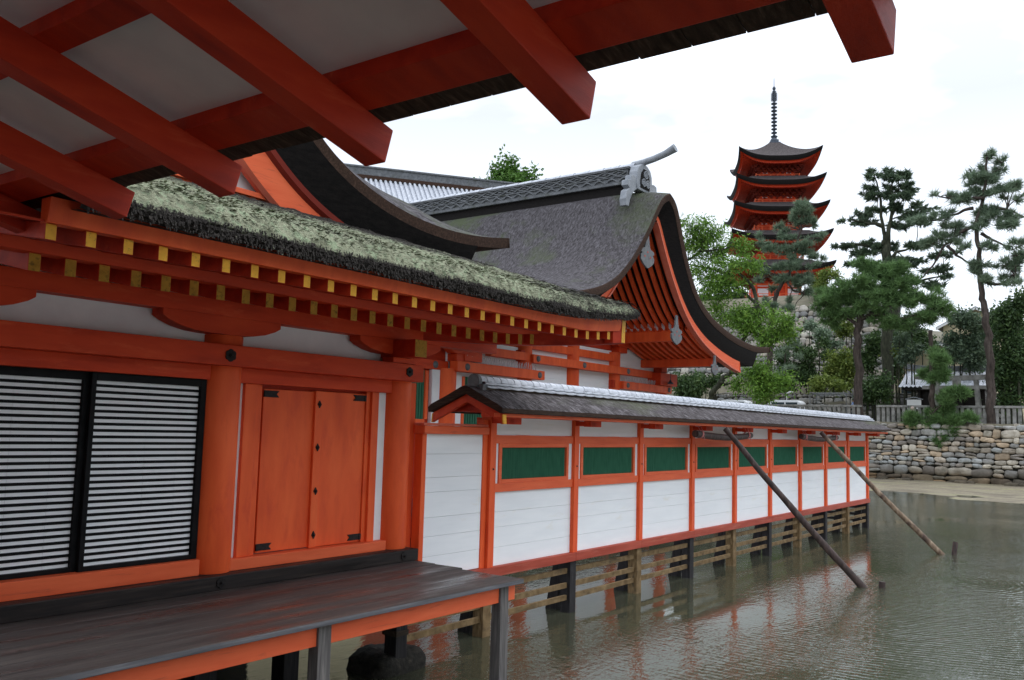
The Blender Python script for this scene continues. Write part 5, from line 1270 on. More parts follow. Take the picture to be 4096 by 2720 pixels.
for k, (W_, ze, rise, wt, so_, th) in enumerate(lv_):
    a, e, u = square_roof(W_, ze, rise, wt, so_, th)
    pbuild(a, 'roof', [PBARK], smooth='all'); pbuild(e, 'roof_edge', [BLACKB], smooth=40); pbuild(u, 'eave_underside', [RED, REDSHADE], smooth=40)  # inner underside in the shaded red, shade painted in
    # rafter ends along the eave
    q = MB()
    for kk in range(4):
        ca, sa = math.cos(kk * math.pi / 2), math.sin(kk * math.pi / 2); n = 42
        for i in range(n):
            s_ = -1 + 2 * (i + .5) / n; w1 = W_ * .905; y = s_ * w1; z = ze - .30 + so_ * abs(s_) ** 3.2
            hw_ = .06
            pts = []
            for zz, zi in ((z, ze + .02), (z + .11, ze + .13)):
                for xx, yy in ((-w1, y - hw_), (-w1, y + hw_)): pts.append((xx, yy, zz))
                for xx, yy in ((-W_ * .55, y * .9 + hw_), (-W_ * .55, y * .9 - hw_)): pts.append((xx, yy, zi + .1 * abs(s_) ** 3))
            pts = [(ca * p[0] - sa * p[1], sa * p[0] + ca * p[1], p[2]) for p in pts]
            q.hexa(pts)
    pbuild(q, 'rafters', [REDD])
    bw = 2.15 + .12 * k; zf = bal[k]
    if k == 4: bw = 2.75
    q = MB().box(-bw, bw, -bw, bw, zf, ze + .4); pbuild(q, 'storey_wall', [RED])
    q = MB()
    for kk in range(4):         # columns, lintels and white panels of each face
        ca, sa = math.cos(kk * math.pi / 2), math.sin(kk * math.pi / 2)
        s0 = len(q.v)
        for y in (-bw, -bw * .36, bw * .36, bw): q.box(-bw - .10, -bw + .06, y - .12, y + .12, zf, ze - .3)
        q.box(-bw - .13, -bw, -bw - .1, bw + .1, zf + (ze - zf) * .58, zf + (ze - zf) * .58 + .2); q.box(-bw - .12, -bw, -bw, bw, zf + .05, zf + .28)
        for yc, hw_ in ((-bw * .68, bw * .24), (bw * .68, bw * .24)):
            if k == 4: q.box(-bw - .02, -bw + .02, yc - hw_, yc + hw_, zf + .55, zf + 1.5, 1); q.box(-bw - .02, -bw + .02, yc - hw_, yc + hw_, zf + 1.78, zf + 2.0, 1); q.box(-bw - .02, -bw + .02, yc - hw_, yc + hw_, zf + .12, zf + .33, 1)
            else: q.box(-bw - .02, -bw + .02, yc - hw_ * .6, yc + hw_ * .6, ze - .95, ze - .62, 1)
        q.v[s0:] = [(ca * p[0] - sa * p[1], sa * p[0] + ca * p[1], p[2]) for p in q.v[s0:]]
    pbuild(q, 'wall_frame', [REDL, PLASTER])
    q = MB()                    # stepped bracket work
    for kk in range(4):
        ca, sa = math.cos(kk * math.pi / 2), math.sin(kk * math.pi / 2); s0 = len(q.v)
        for st in range(3):
            ext = bw + .25 + .42 * st; z = ze - 1.05 + .34 * st
            for i in range(7 + st):
                y = -bw * 1.05 + 2 * bw * 1.05 * i / (6 + st); y *= 1 + .12 * st
                q.box(-ext, -bw, y - .10, y + .10, z, z + .20); q.box(-ext - .08, -ext + .14, y - .24, y + .24, z + .16, z + .30)
            q.box(-ext + .02, -ext + .14, -bw * (1.1 + .12 * st), bw * (1.1 + .12 * st), z + .30, z + .40)
        q.v[s0:] = [(ca * p[0] - sa * p[1], sa * p[0] + ca * p[1], p[2]) for p in q.v[s0:]]
    pbuild(q, 'brackets', [REDSHADE])
    q = MB(); rw = bw + .62 if k < 4 else bw + 1.25      # balcony with railing
    q.box(-rw, rw, -rw, rw, zf - .22, zf)
    for kk in range(4):
        ca, sa = math.cos(kk * math.pi / 2), math.sin(kk * math.pi / 2); s0 = len(q.v)
        for z, h_ in ((.72, .07), (.46, .05), (.22, .05)): q.box(-rw + .02, -rw + .10, -rw, rw, zf + z - .1, zf + z - .1 + h_)
        for i in range(7): y = -rw + .05 + (2 * rw - .1) * i / 6; q.box(-rw, -rw + .12, y - .06, y + .06, zf, zf + (.78 if i in (0, 6) else .62))
        q.v[s0:] = [(ca * p[0] - sa * p[1], sa * p[0] + ca * p[1], p[2]) for p in q.v[s0:]]
    pbuild(q, 'balcony', [REDF])
q = MB().box(-4.3, 4.3, -4.3, 4.3, 16.6, 17.7); pbuild(q, 'stone_base', [STONE])
q = MB()
for i in range(8): q.box(-3.9, -3.7, -3.9 + i * 1.1, -3.75 + i * 1.1, 17.6, 18.4)
pbuild(q, 'balcony_posts', [REDD])
q = MB().box(-.72, .72, -.72, .72, 39.95, 40.15).box(-.52, .52, -.52, .52, 40.15, 40.55)
pbuild(q, 'finial_base', [BRONZE], bevel=.03)
pr = [(.5, 40.55), (.36, 40.8), (.28, 40.85), (.42, 41.0), (.46, 41.1), (.22, 41.2)]
z = 41.3
for i in range(9): pr += [(.15, z + .02), (.15, z + .18), (.38, z + .22), (.41, z + .30), (.36, z + .35), (.15, z + .39)]; z += .50
pr += [(.13, z + .1), (.13, z + 1.25), (.20, z + 1.35), (.24, z + 1.5), (.12, z + 1.65), (.18, z + 1.72), (.23, z + 1.9), (.16, z + 2.06), (.04, z + 2.2), (.03, z + 3.3), (0, z + 3.35)]
q = MB().lathe([(r_, a - 40.55) for r_, a in pr], (0, 0, 40.55), 16); pbuild(q, 'finial', [BRONZE], smooth=40)
q = MB()
for i in range(4):
    c_, s_ = math.cos(i * math.pi / 4), math.sin(i * math.pi / 4)
    for r_ in (.18, .28, .38):
        for sg in (-1, 1): q.tube([(c_ * r_ * sg, s_ * r_ * sg, z + .15), (c_ * r_ * sg, s_ * r_ * sg, z + 1.45 - r_ * .6)], .022, 4)
    for zz in np.arange(z + .2, z + 1.4, .17): q.tube([(-c_ * .36, -s_ * .36, zz), (c_ * .36, s_ * .36, zz)], .02, 4)
pbuild(q, 'finial_flame', [BRONZE], fix=False)
pf = thing('pagoda_fence', (105.5, 35.5, 17.4), 'dark timber paling fence along the terrace edge below the pagoda', 'fence')
for k, y in enumerate(np.arange(29.5, 43.5, .30)):
    x = 104.6 + (36.5 - y) * .54
    MB().box(x - .06, x + .06, y - .05, y + .05, 16.6, 18.15).build('paling', [PILED], pf)
for zz in (17.3, 17.95): MB().tube([(104.6 + 7 * .54, 29.5, zz), (104.6 - 7 * .54, 43.5, zz)], .06, 5).build('rail', [REDD], pf)
# tiled roof of a building far behind on the left
# tiled roof of a building far behind on the left
bh = thing('tiled_hall', (52, 49, 4), 'long silver tiled roof with dark ridge far behind the big hall', 'building')
BM_ = Matrix.Translation((55.1, 47.1, 1.3)) @ Matrix.Rotation(R(-36.7), 4, 'Z')
q = MB()
for i in range(60):
    x = -17 + i * .40; q.tube([(x, -5.5, 15.9), (x, -.3, 20.0)], .115, 6)
q.hexa([(-17, -5.5, 15.75), (6.5, -5.5, 15.75), (6.5, 0, 20.0), (-17, 0, 20.0), (-17, -5.5, 15.85), (6.5, -5.5, 15.85), (6.5, 0, 20.1), (-17, 0, 20.1)])
q.xf(BM_); q.build('roof', [TILE], bh, fix=False)
MB().hexa([(-17, 0, 19.9), (6.5, 0, 19.9), (6.5, 5.5, 15.7), (-17, 5.5, 15.7), (-17, 0, 20.1), (6.5, 0, 20.1), (6.5, 5.5, 15.9), (-17, 5.5, 15.9)]).xf(BM_).build('roof', [TILED], bh)
MB().box(-17.3, 6.8, -.3, .3, 20.0, 21.0).box(-17.3, 6.8, -.4, .4, 20.95, 21.1).xf(BM_).build('ridge', [TILED], bh, .03)
MB().box(-17.2, 6.7, -.36, -.30, 20.05, 20.35).xf(BM_).build('ridge_band', [EAVEBL], bh)
MB().box(-15, 4.5, -4, 4, 1.5, 16).xf(BM_).build('wall', [HOUSE], bh)
# unseen plank floor under the viewer, added to darken the rafters overhead
fl = MB(); rng = random.Random(12); y = -2.6
while y < 5.3: fl.box(-2.4, 2.25, y, y + .236, -.05, -.002 * rng.random()); y += .24
fo_ = fl.build('unseen_floor', [DECK], None, .004); fo_['kind'] = 'structure'
# wooded hills out of frame on the right, added to block low sky light
m, t, b = newmat('added wooded hill'); n1 = noise(t, (1, 1, 1), .35, 7)
t.links.new(ramp(t, n1.outputs['Fac'], [(.3, (.012, .024, .010)), (.7, (.045, .075, .028))]).outputs['Color'], b.inputs['Base Color']); b.inputs['Roughness'].default_value = .9
def hz(u, v):
    x = -220 + 560 * u; y = -75 - 160 * v
    return (x, y, -2 + (46 + 14 * fnoise((x * .012, y * .02, 1)) + 5 * fnoise((x * .05, y * .05, 2))) * math.sin(min(1, v * 1.35) * math.pi / 2) ** .8 * min(1, 4 * u, 4 * (1 - u)))
MB().grid(hz, 90, 30).build('unseen_hills', [m], None, smooth='all', fix=False)['kind'] = 'structure'
# unseen red wall and ceiling behind the viewer, added to redden bounced light
MB().box(-3.6, -3.5, -3, 7.5, 0, 3.6).build('unseen_rear_wall', [RED], eav)
q = MB(); slope_box(q, -3.7, EX0 + .01, -2.4, 7.2, .238, .262, 0, False); q.build('ceiling_board', [PLASTER], eav)  # added ceiling, out of view, closes the roof against light from behind
import json
TREES = json.loads('{"A":{"X":65.2,"pads":[[16.42,12.46,1.96,0.98],[18.19,11.82,1.53,0.99],[19.09,11.18,1.31,0.85],[14.37,12.54,1.63,1.03],[14.74,11.22,1.63,0.89],[17.61,10.78,1.67,0.84],[18.65,10.22,1.07,0.69],[13.7,11.22,1.32,0.81],[16.48,13.69,0.98,0.68],[14.14,13.64,0.66,0.59],[15.06,13.19,1.12,0.6],[15.73,10.22,1.12,0.52],[19.7,12.0,0.7,0.47],[12.35,11.29,1.3,0.65],[11.7,10.45,1.22,0.57],[12.71,9.92,1.45,0.51],[14.2,9.63,1.4,0.59]],"trunk":[[17.0,2.62],[17.01,5.16],[17.01,8.17],[16.96,9.76],[16.44,11.32],[16.13,12.82]],"limbs":[[[16.96,9.53],[18.05,10.5],[19.09,11.18]],[[16.81,9.98],[15.45,10.66],[13.7,11.22]],[[16.51,11.18],[15.07,12.21],[14.22,12.9]],[[16.16,10.4],[14.06,9.91],[12.03,10.46]]]},"B":{"X":77,"pads":[[18.81,24.23,0.4,0.36],[18.52,23.55,0.72,0.31],[17.41,24.02,0.44,0.31],[16.84,23.66,0.88,0.31],[16.18,23.3,0.61,0.31],[17.09,23.16,0.97,0.31],[18.96,22.7,0.72,0.31],[19.39,22.39,0.54,0.18],[17.27,22.55,0.8,0.4],[15.7,22.42,0.7,0.35],[16.12,22.03,0.88,0.31],[18.45,21.8,0.89,0.36],[16.45,21.54,0.97,0.39],[17.28,21.92,0.71,0.35],[18.47,20.9,1.16,0.34],[19.67,20.68,0.99,0.38],[16.63,20.84,1.23,0.35],[15.41,20.87,0.52,0.16],[14.61,20.41,0.78,0.16],[15.34,20.06,0.87,0.19],[19.85,19.97,1.35,0.29],[20.89,20.18,0.73,0.13],[16.07,19.88,1.31,0.35],[16.9,19.18,0.79,0.48],[15.27,19.08,1.21,0.36],[20.74,17.96,1.63,0.23],[19.01,18.05,0.8,0.27],[18.17,17.61,1.59,0.4],[15.71,17.36,1.65,0.31],[14.74,17.44,1.03,0.26],[13.35,16.44,1.1,0.31],[19.71,17.12,1.52,0.36],[16.13,16.17,1.56,0.43],[13.76,15.27,1.45,0.31],[13.0,14.69,0.76,0.19],[18.19,16.0,1.5,0.44],[20.06,16.16,1.08,0.36],[14.33,14.1,1.11,0.43]],"trunk":[[17.86,3.54],[17.78,6.23],[17.72,11.03],[17.71,14.57],[17.63,17.11],[17.75,18.1]],"limbs":[[[17.75,17.84],[17.9,18.93],[18.2,22.13],[18.6,23.84]],[[17.58,17.82],[17.35,19.77],[17.23,22.0],[17.08,23.79]],[[17.36,16.19],[16.93,17.04],[15.3,17.32]],[[17.9,19.29],[18.99,19.69],[20.72,20.16]],[[17.76,17.3],[19.44,17.83],[21.44,18.21]],[[17.65,12.8],[15.76,14.25],[13.38,14.84]]]},"C":{"X":64.9,"pads":[[8.55,20.65,0.28,0.28],[8.18,20.52,0.28,0.28],[7.64,20.0,0.35,0.31],[7.83,19.53,0.35,0.28],[8.89,19.55,0.42,0.35],[8.21,19.16,0.56,0.42],[9.03,19.06,0.64,0.32],[9.52,19.71,0.2,0.32],[9.72,19.38,0.25,0.18],[9.35,18.74,0.85,0.35],[8.28,18.81,0.35,0.21],[7.25,18.23,0.83,0.28],[6.82,18.38,0.28,0.31],[7.99,18.05,0.91,0.28],[8.86,18.1,0.7,0.32],[10.91,18.08,0.79,0.19],[11.83,18.36,0.29,0.18],[10.21,17.63,0.71,0.21],[9.69,17.78,0.71,0.35],[7.51,17.63,0.42,0.11],[8.77,16.72,0.77,0.56],[8.09,16.5,0.7,0.49],[7.0,16.29,0.69,0.34],[6.79,17.39,0.28,0.34],[11.07,16.93,0.65,0.22],[12.53,16.74,0.87,0.17],[11.53,16.55,0.79,0.2],[10.43,15.98,0.86,0.29],[11.34,16.08,0.36,0.22],[9.16,15.84,0.63,0.42],[7.44,15.64,0.9,0.31],[11.23,15.34,0.93,0.36],[12.23,14.93,0.87,0.36],[10.06,15.51,0.57,0.21],[10.59,14.84,0.64,0.28],[9.95,14.34,0.5,0.18],[7.17,14.28,0.76,0.28],[6.94,13.7,0.69,0.41],[7.62,13.06,0.76,0.34],[8.51,14.27,0.63,0.28],[9.16,13.34,0.63,0.42],[7.02,13.01,0.55,0.38],[8.75,12.1,0.63,0.42],[7.34,12.27,0.62,0.27],[9.36,12.72,0.42,0.28],[7.23,11.71,0.62,0.27]],"trunk":[[8.65,2.91],[8.63,5.1],[8.66,7.87],[8.8,9.61],[8.96,11.02],[9.08,12.44],[9.13,14.26],[9.29,15.92],[8.88,17.24],[8.59,18.92],[8.49,20.42]],"limbs":[[[9.54,15.81],[10.58,15.27],[11.11,14.75],[11.92,13.51],[12.6,12.62]],[[9.39,17.09],[10.03,17.02],[10.87,16.69],[12.33,16.49]],[[10.98,14.66],[10.47,14.03],[9.66,13.31]],[[8.92,15.31],[8.31,14.82],[7.17,14.07]],[[8.32,17.02],[7.41,16.77],[6.45,16.16]],[[8.74,17.72],[9.89,17.66],[11.44,18.15]],[[8.63,11.92],[7.89,11.83],[7.04,12.28]]]},"D":{"X":73,"pads":[[23.43,20.92,0.43,0.43],[23.01,20.43,0.5,0.5],[23.58,20.35,0.57,0.43],[24.22,20.14,0.29,0.36],[24.15,19.69,0.36,0.29],[22.59,19.51,0.42,0.35],[23.3,19.38,0.78,0.36],[22.45,19.06,0.25,0.28],[25.46,19.33,0.4,0.29],[27.02,18.62,0.29,0.33],[24.88,18.9,0.5,0.2],[26.64,17.98,0.58,0.25],[25.98,17.48,0.8,0.29],[24.52,18.2,1.0,0.25],[25.39,18.44,0.36,0.25],[22.39,18.05,0.92,0.23],[21.63,18.04,0.42,0.15],[23.45,17.44,0.99,0.35],[25.03,17.16,1.01,0.32],[23.45,16.94,0.78,0.28],[22.4,16.41,0.77,0.2],[21.78,16.21,0.35,0.14],[24.02,16.27,0.64,0.43],[24.17,15.63,0.78,0.43],[25.61,15.83,0.65,0.36],[22.41,15.63,0.91,0.18],[26.35,15.31,0.72,0.25],[27.17,14.78,0.51,0.19],[25.11,14.84,0.86,0.36],[23.46,14.86,0.64,0.42],[23.96,14.47,0.85,0.43],[23.11,14.4,0.63,0.28],[25.91,14.03,0.36,0.29],[23.68,13.59,0.92,0.28],[26.43,12.97,0.29,0.43],[25.69,12.42,0.57,0.26],[24.61,12.86,0.21,0.43],[24.18,12.12,0.85,0.21]],"trunk":[[26.21,9.27],[25.99,11.42],[25.76,13.22],[25.18,14.34],[24.38,15.29],[24.02,16.7],[23.58,18.83],[23.36,20.76]],"limbs":[[[24.09,16.71],[25.03,16.87],[26.12,17.34]],[[24.67,14.45],[24.25,13.77],[23.33,13.35]],[[24.89,14.75],[25.76,15.19],[27.09,14.78]],[[23.88,17.34],[23.02,17.83],[21.63,18.04]],[[24.31,15.65],[23.46,15.72],[21.92,15.59]]]},"E":{"X":60,"pads":[[26.58,17.01,0.94,0.25],[27.66,17.0,0.44,0.32],[27.45,16.4,0.69,0.5],[25.84,16.29,0.87,0.44],[26.57,15.73,1.0,0.5],[27.78,15.6,0.51,0.44],[25.57,15.0,0.87,0.37],[24.15,15.48,0.67,0.34],[23.77,14.95,0.49,0.3],[27.1,14.77,0.63,0.25],[25.96,14.6,0.56,0.25],[25.05,14.01,0.68,0.28],[23.2,13.66,0.91,0.3],[22.51,13.42,0.54,0.3],[24.02,13.37,0.67,0.24],[26.76,13.59,0.81,0.44],[25.76,13.01,1.05,0.49],[24.78,12.44,0.98,0.43],[23.64,12.23,0.54,0.3],[25.75,11.89,0.93,0.43],[24.65,11.44,0.61,0.34],[25.55,10.81,0.8,0.37],[23.51,10.15,1.08,0.42],[21.96,10.12,0.77,0.42],[20.88,9.47,0.88,0.41],[22.88,9.45,1.32,0.48],[24.64,9.96,0.79,0.37],[20.29,9.15,0.41,0.29],[23.04,8.99,1.15,0.37],[21.44,8.61,1.13,0.46],[20.65,8.78,0.61,0.41],[21.7,8.04,0.62,0.26],[22.23,6.14,0.93,0.47],[22.77,5.47,1.04,0.47],[21.18,5.4,1.13,0.41],[20.25,5.09,0.61,0.41],[22.23,4.84,1.03,0.41],[21.81,4.28,0.82,0.31],[23.85,5.11,0.63,0.42]],"trunk":[[26.13,3.74],[25.68,4.59],[25.12,5.33],[24.46,6.02],[22.39,10.63],[22.89,12.17]],"limbs":[[[25.12,5.33],[24.84,5.12],[23.58,5.42]],[[22.39,10.63],[24.14,12.27],[25.96,13.15]],[[22.89,12.17],[24.15,13.5],[23.14,13.66]],[[28.25,14.17],[27.71,14.44],[26.7,14.98],[26.5,15.92]],[[26.7,14.98],[25.97,14.91],[25.05,14.95]],[[24.14,12.88],[26.09,13.66],[28.25,14.17]],[[22.39,10.63],[21.97,7.43],[20.91,8.43]],[[24.46,6.02],[23.04,5.63],[21.44,5.35]]]},"K":{"X":68,"pads":[[23.12,9.14,0.46,0.35],[22.31,8.65,0.46,0.29],[23.41,7.76,0.41,0.26],[22.77,9.42,0.46,0.23],[22.55,6.7,0.52,0.26],[23.71,6.49,0.41,0.29],[22.31,7.73,0.34,0.23],[23.12,8.33,0.35,0.23]],"trunk":[[23.22,3.37],[23.19,5.56],[23.18,7.29],[23.12,9.03]],"limbs":[]},"G":{"X":64.3,"pads":[[11.79,7.35,0.42,0.35],[11.48,6.84,0.63,0.35],[11.94,6.36,0.64,0.42],[12.4,6.01,0.57,0.28],[11.3,6.06,0.56,0.35],[11.56,5.65,0.63,0.28],[10.69,4.8,0.7,0.28],[11.2,4.38,0.49,0.42],[10.25,4.59,0.42,0.28],[11.02,4.04,0.42,0.28],[11.34,3.69,0.49,0.35],[11.99,3.4,0.35,0.28],[13.4,3.06,0.35,0.28],[13.09,2.65,0.63,0.35],[12.38,2.59,0.48,0.28],[11.36,2.95,0.68,0.31],[10.62,2.7,0.61,0.34],[11.12,2.14,0.55,0.34],[9.88,2.98,0.54,0.24],[11.88,2.12,0.41,0.34],[11.45,1.59,0.48,0.27],[10.51,2.02,0.41,0.2]],"trunk":[[12.1,2.7],[12.04,4.38],[11.99,5.44],[12.04,7.57],[12.03,8.92]],"limbs":[[[11.99,5.44],[11.75,6.14],[11.54,6.84]],[[12.06,3.26],[11.34,4.03],[10.5,4.73]],[[12.06,2.98],[11.23,3.06],[10.41,3.0]],[[12.07,2.84],[12.65,2.69],[13.38,2.67]]]},"F":{"X":62,"pads":[[46.14,25.58,0.18,0.34],[47.33,25.18,0.23,0.4],[45.56,25.25,0.18,0.34],[46.04,24.75,0.8,0.57],[46.88,24.52,0.8,0.57],[45.46,24.19,0.68,0.57],[44.61,23.83,0.56,0.39],[43.19,24.19,0.2,0.33],[43.79,23.6,0.56,0.28],[47.82,24.78,0.29,0.4],[47.14,23.74,0.92,0.46],[45.43,23.38,1.13,0.45],[49.77,23.88,0.26,0.41],[48.44,23.69,0.46,0.29],[44.59,23.14,0.9,0.34]],"trunk":[[45.74,15.95],[45.89,20.55],[46.01,24.04]],"limbs":[]}}')
SHRUBS = json.loads('{"dark_round":{"X":70,"pads":[[17.19,5.18,1.03,0.72],[16.44,4.94,0.71,0.63],[16.96,5.81,0.87,0.48],[17.58,4.62,0.72,0.48]]},"light_hill":{"X":82,"pads":[[22.93,8.47,1.15,0.76],[22.38,7.51,0.95,0.86],[23.5,7.52,0.86,0.57],[22.76,6.56,1.05,0.57],[22.01,8.45,0.57,1.14]]},"low_yellow":{"X":72,"pads":[[21.3,5.88,0.93,0.38],[20.64,5.54,0.76,0.34],[21.97,5.46,0.59,0.25]]},"hill_yellow":{"X":88,"pads":[[23.98,11.84,0.72,0.61],[24.58,12.17,0.62,0.41],[23.48,12.33,0.51,0.41]]},"mid_yellow":{"X":78,"pads":[[17.19,8.74,0.61,0.31],[16.62,8.81,0.44,0.26]]},"right_dark":{"X":70,"pads":[[8.0,9.8,0.96,1.47],[7.51,11.25,0.66,0.88],[8.37,7.96,0.74,1.11],[7.97,5.74,0.88,1.32],[8.6,6.48,0.59,0.89],[7.41,7.56,0.66,1.46],[8.32,4.42,1.03,0.59]]},"right_mid":{"X":74,"pads":[[11.11,10.39,0.88,0.96],[11.75,10.9,0.72,0.4],[11.15,8.79,0.96,0.96],[11.67,8.0,0.88,0.72],[10.82,7.58,0.71,0.79],[12.22,9.23,0.72,0.48]]},"left_dark":{"X":64,"pads":[[30.24,5.38,0.53,0.53],[29.49,5.49,0.64,0.58],[28.74,5.6,0.52,0.52],[28.01,5.36,0.46,0.63],[27.16,5.59,0.57,0.45],[29.67,4.79,0.81,0.35],[28.55,4.68,0.63,0.29]]},"back_mid":{"X":80,"pads":[[19.6,9.62,1.01,0.91],[20.05,8.25,0.82,0.92],[17.49,7.56,0.63,0.81],[17.7,10.19,0.9,0.54],[16.44,10.59,1.07,0.63],[15.63,9.66,0.8,0.53],[16.87,9.71,0.72,0.54]]},"slope_green":{"X":84,"pads":[[26.3,9.2,0.9,0.6],[27.11,8.01,1.1,0.7],[28.42,7.73,1.11,0.81],[29.03,9.27,0.81,0.61],[25.41,10.38,0.5,0.4],[27.8,10.26,0.61,0.4],[26.61,7.01,1.4,0.6],[24.64,9.36,0.59,0.49],[29.04,6.42,1.32,0.61]]},"hill_dark":{"X":86,"pads":[[25.51,11.38,0.81,0.51],[26.91,12.27,0.72,0.46],[24.62,10.33,0.6,0.4]]},"far_right":{"X":82,"pads":[[11.15,10.4,1.05,1.31],[10.21,11.24,0.96,0.96],[11.58,8.66,0.96,1.05],[10.77,7.07,1.04,1.3],[8.94,10.14,0.77,1.29],[12.02,6.47,0.79,1.14],[9.19,12.06,0.78,0.52]]},"mid_dark":{"X":73,"pads":[[14.99,10.46,0.98,0.49],[15.41,7.85,0.49,0.49],[15.92,9.18,0.57,0.49],[14.79,8.57,0.57,0.41]]},"pagoda_left":{"X":100,"pads":[[44.23,17.79,0.93,0.62],[42.37,17.67,1.23,0.61],[40.44,17.85,0.81,0.71],[39.6,18.21,0.61,0.61]]},"pagoda_right":{"X":96,"pads":[[29.02,18.33,0.92,0.55],[28.11,19.0,0.73,0.46],[29.48,17.53,0.83,0.55],[27.22,18.75,0.55,0.36],[28.58,17.56,0.82,0.46]]}}')
# ================================================================== trees
def quads_mesh(name, V, F, mat, parent):
    me = bpy.data.meshes.new(name); n = len(V)
    me.vertices.add(n); me.vertices.foreach_set('co', V.astype(np.float32).ravel())
    k = F.shape[1]; me.loops.add(F.size); me.loops.foreach_set('vertex_index', F.astype(np.int32).ravel())
    me.polygons.add(len(F)); me.polygons.foreach_set('loop_start', np.arange(0, F.size, k, dtype=np.int32)); me.polygons.foreach_set('loop_total', np.full(len(F), k, np.int32))
    me.materials.append(mat); me.update(calc_edges=True); me.validate()
    o = bpy.data.objects.new(name, me); COL.objects.link(o); adopt(o, parent); return o
def unit(a): return a / np.maximum(np.linalg.norm(a, axis=-1, keepdims=True), 1e-9)
def pad_points(rg, pads, X, per_m2, dscale, clump=.34):
    P, Nn = [], []
    for y, z, ry, rz in pads:
        n = max(8, int(1.25 * per_m2 * math.pi * ry * rz)); rx = (ry * .55 + rz * .45) * dscale
        xo = rg.normal() * dscale * .35; R3 = np.array([rx, ry, rz])
        mc = int(min(30, max(4, round(4 + 9 * ry * rz))))            # clumps inside the pad, with gaps between
        cc = unit(rg.normal(size=(mc, 3))) * rg.random((mc, 1)) ** .4 * .85
        which = rg.integers(0, mc, n); d = unit(rg.normal(size=(n, 3)))
        rad = rg.random((n, 1)) ** .5 * np.exp(.25 * rg.normal(size=(n, 1))) * clump
        loc = cc[which] + d * rad * np.array([1, 1, .8]); d = unit(loc * np.array([1, 1, 1.0]) + d * .5)
        p = np.array([X + xo, y, z]) + loc * R3
        P.append(p); Nn.append(d)
    return np.concatenate(P), np.concatenate(Nn)
def needles(rg, P, D, ln, wd, k, spread=.9, upb=.5):
    n = len(P); base = unit(D * .8 + np.array([0, 0, upb]) + rg.normal(size=(n, 3)) * .35)
    dirs = unit(base[:, None, :] + rg.normal(size=(n, k, 3)) * spread)
    side = unit(np.cross(dirs, rg.normal(size=(n, k, 3))))
    L_ = ln * rg.uniform(.6, 1.25, (n, k, 1)); w_ = wd * rg.uniform(.7, 1.3, (n, k, 1))
    o = P[:, None, :] + rg.normal(size=(n, k, 3)) * ln * .12
    a, b_, c_ = o - side * w_ * .5, o + side * w_ * .5, o + dirs * L_
    V = np.stack([a, b_, c_], 2).reshape(-1, 3); F = np.arange(len(V)).reshape(-1, 3); return V, F
def leaves(rg, P, D, ln, wd, k, spread=.8, droop=.3):
    n = len(P); base = unit(D * .6 + rg.normal(size=(n, 3)) * .6 - np.array([0, 0, droop]))
    dirs = unit(base[:, None, :] + rg.normal(size=(n, k, 3)) * spread); side = unit(np.cross(dirs, rg.normal(size=(n, k, 3)) + np.array([0, 0, .8])))
    o = P[:, None, :] + rg.normal(size=(n, k, 3)) * ln * .9; L_ = ln * rg.uniform(.7, 1.3, (n, k, 1)); w_ = wd * rg.uniform(.7, 1.3, (n, k, 1))
    V = np.stack([o, o + dirs * L_ * .5 + side * w_ * .5, o + dirs * L_, o + dirs * L_ * .5 - side * w_ * .5], 2).reshape(-1, 3)
    return V, np.arange(len(V)).reshape(-1, 4)
def limb(mb, X, pts, r0, r1, seed, xj=.4):
    P = [Vector((X, y, z)) for y, z in pts]; out = []; n = 5
    for i in range(len(P) - 1):
        for k in range(n):
            out.append(P[i].lerp(P[i + 1], k / n))
    out.append(P[-1])
    m_ = len(out)
    out = [p + Vector((xj * fnoise((i * .23, seed, 1)), .5 * r0 * fnoise((i * .5, seed, 2)), .4 * r0 * fnoise((i * .5, seed, 3)))) for i, p in enumerate(out)]
    mb.tube(out, [(r0 + (r1 - r0) * (i / (m_ - 1)) ** .8) * (1 + .12 * fnoise((i * .7, seed, 6))) for i in range(m_)], 9)
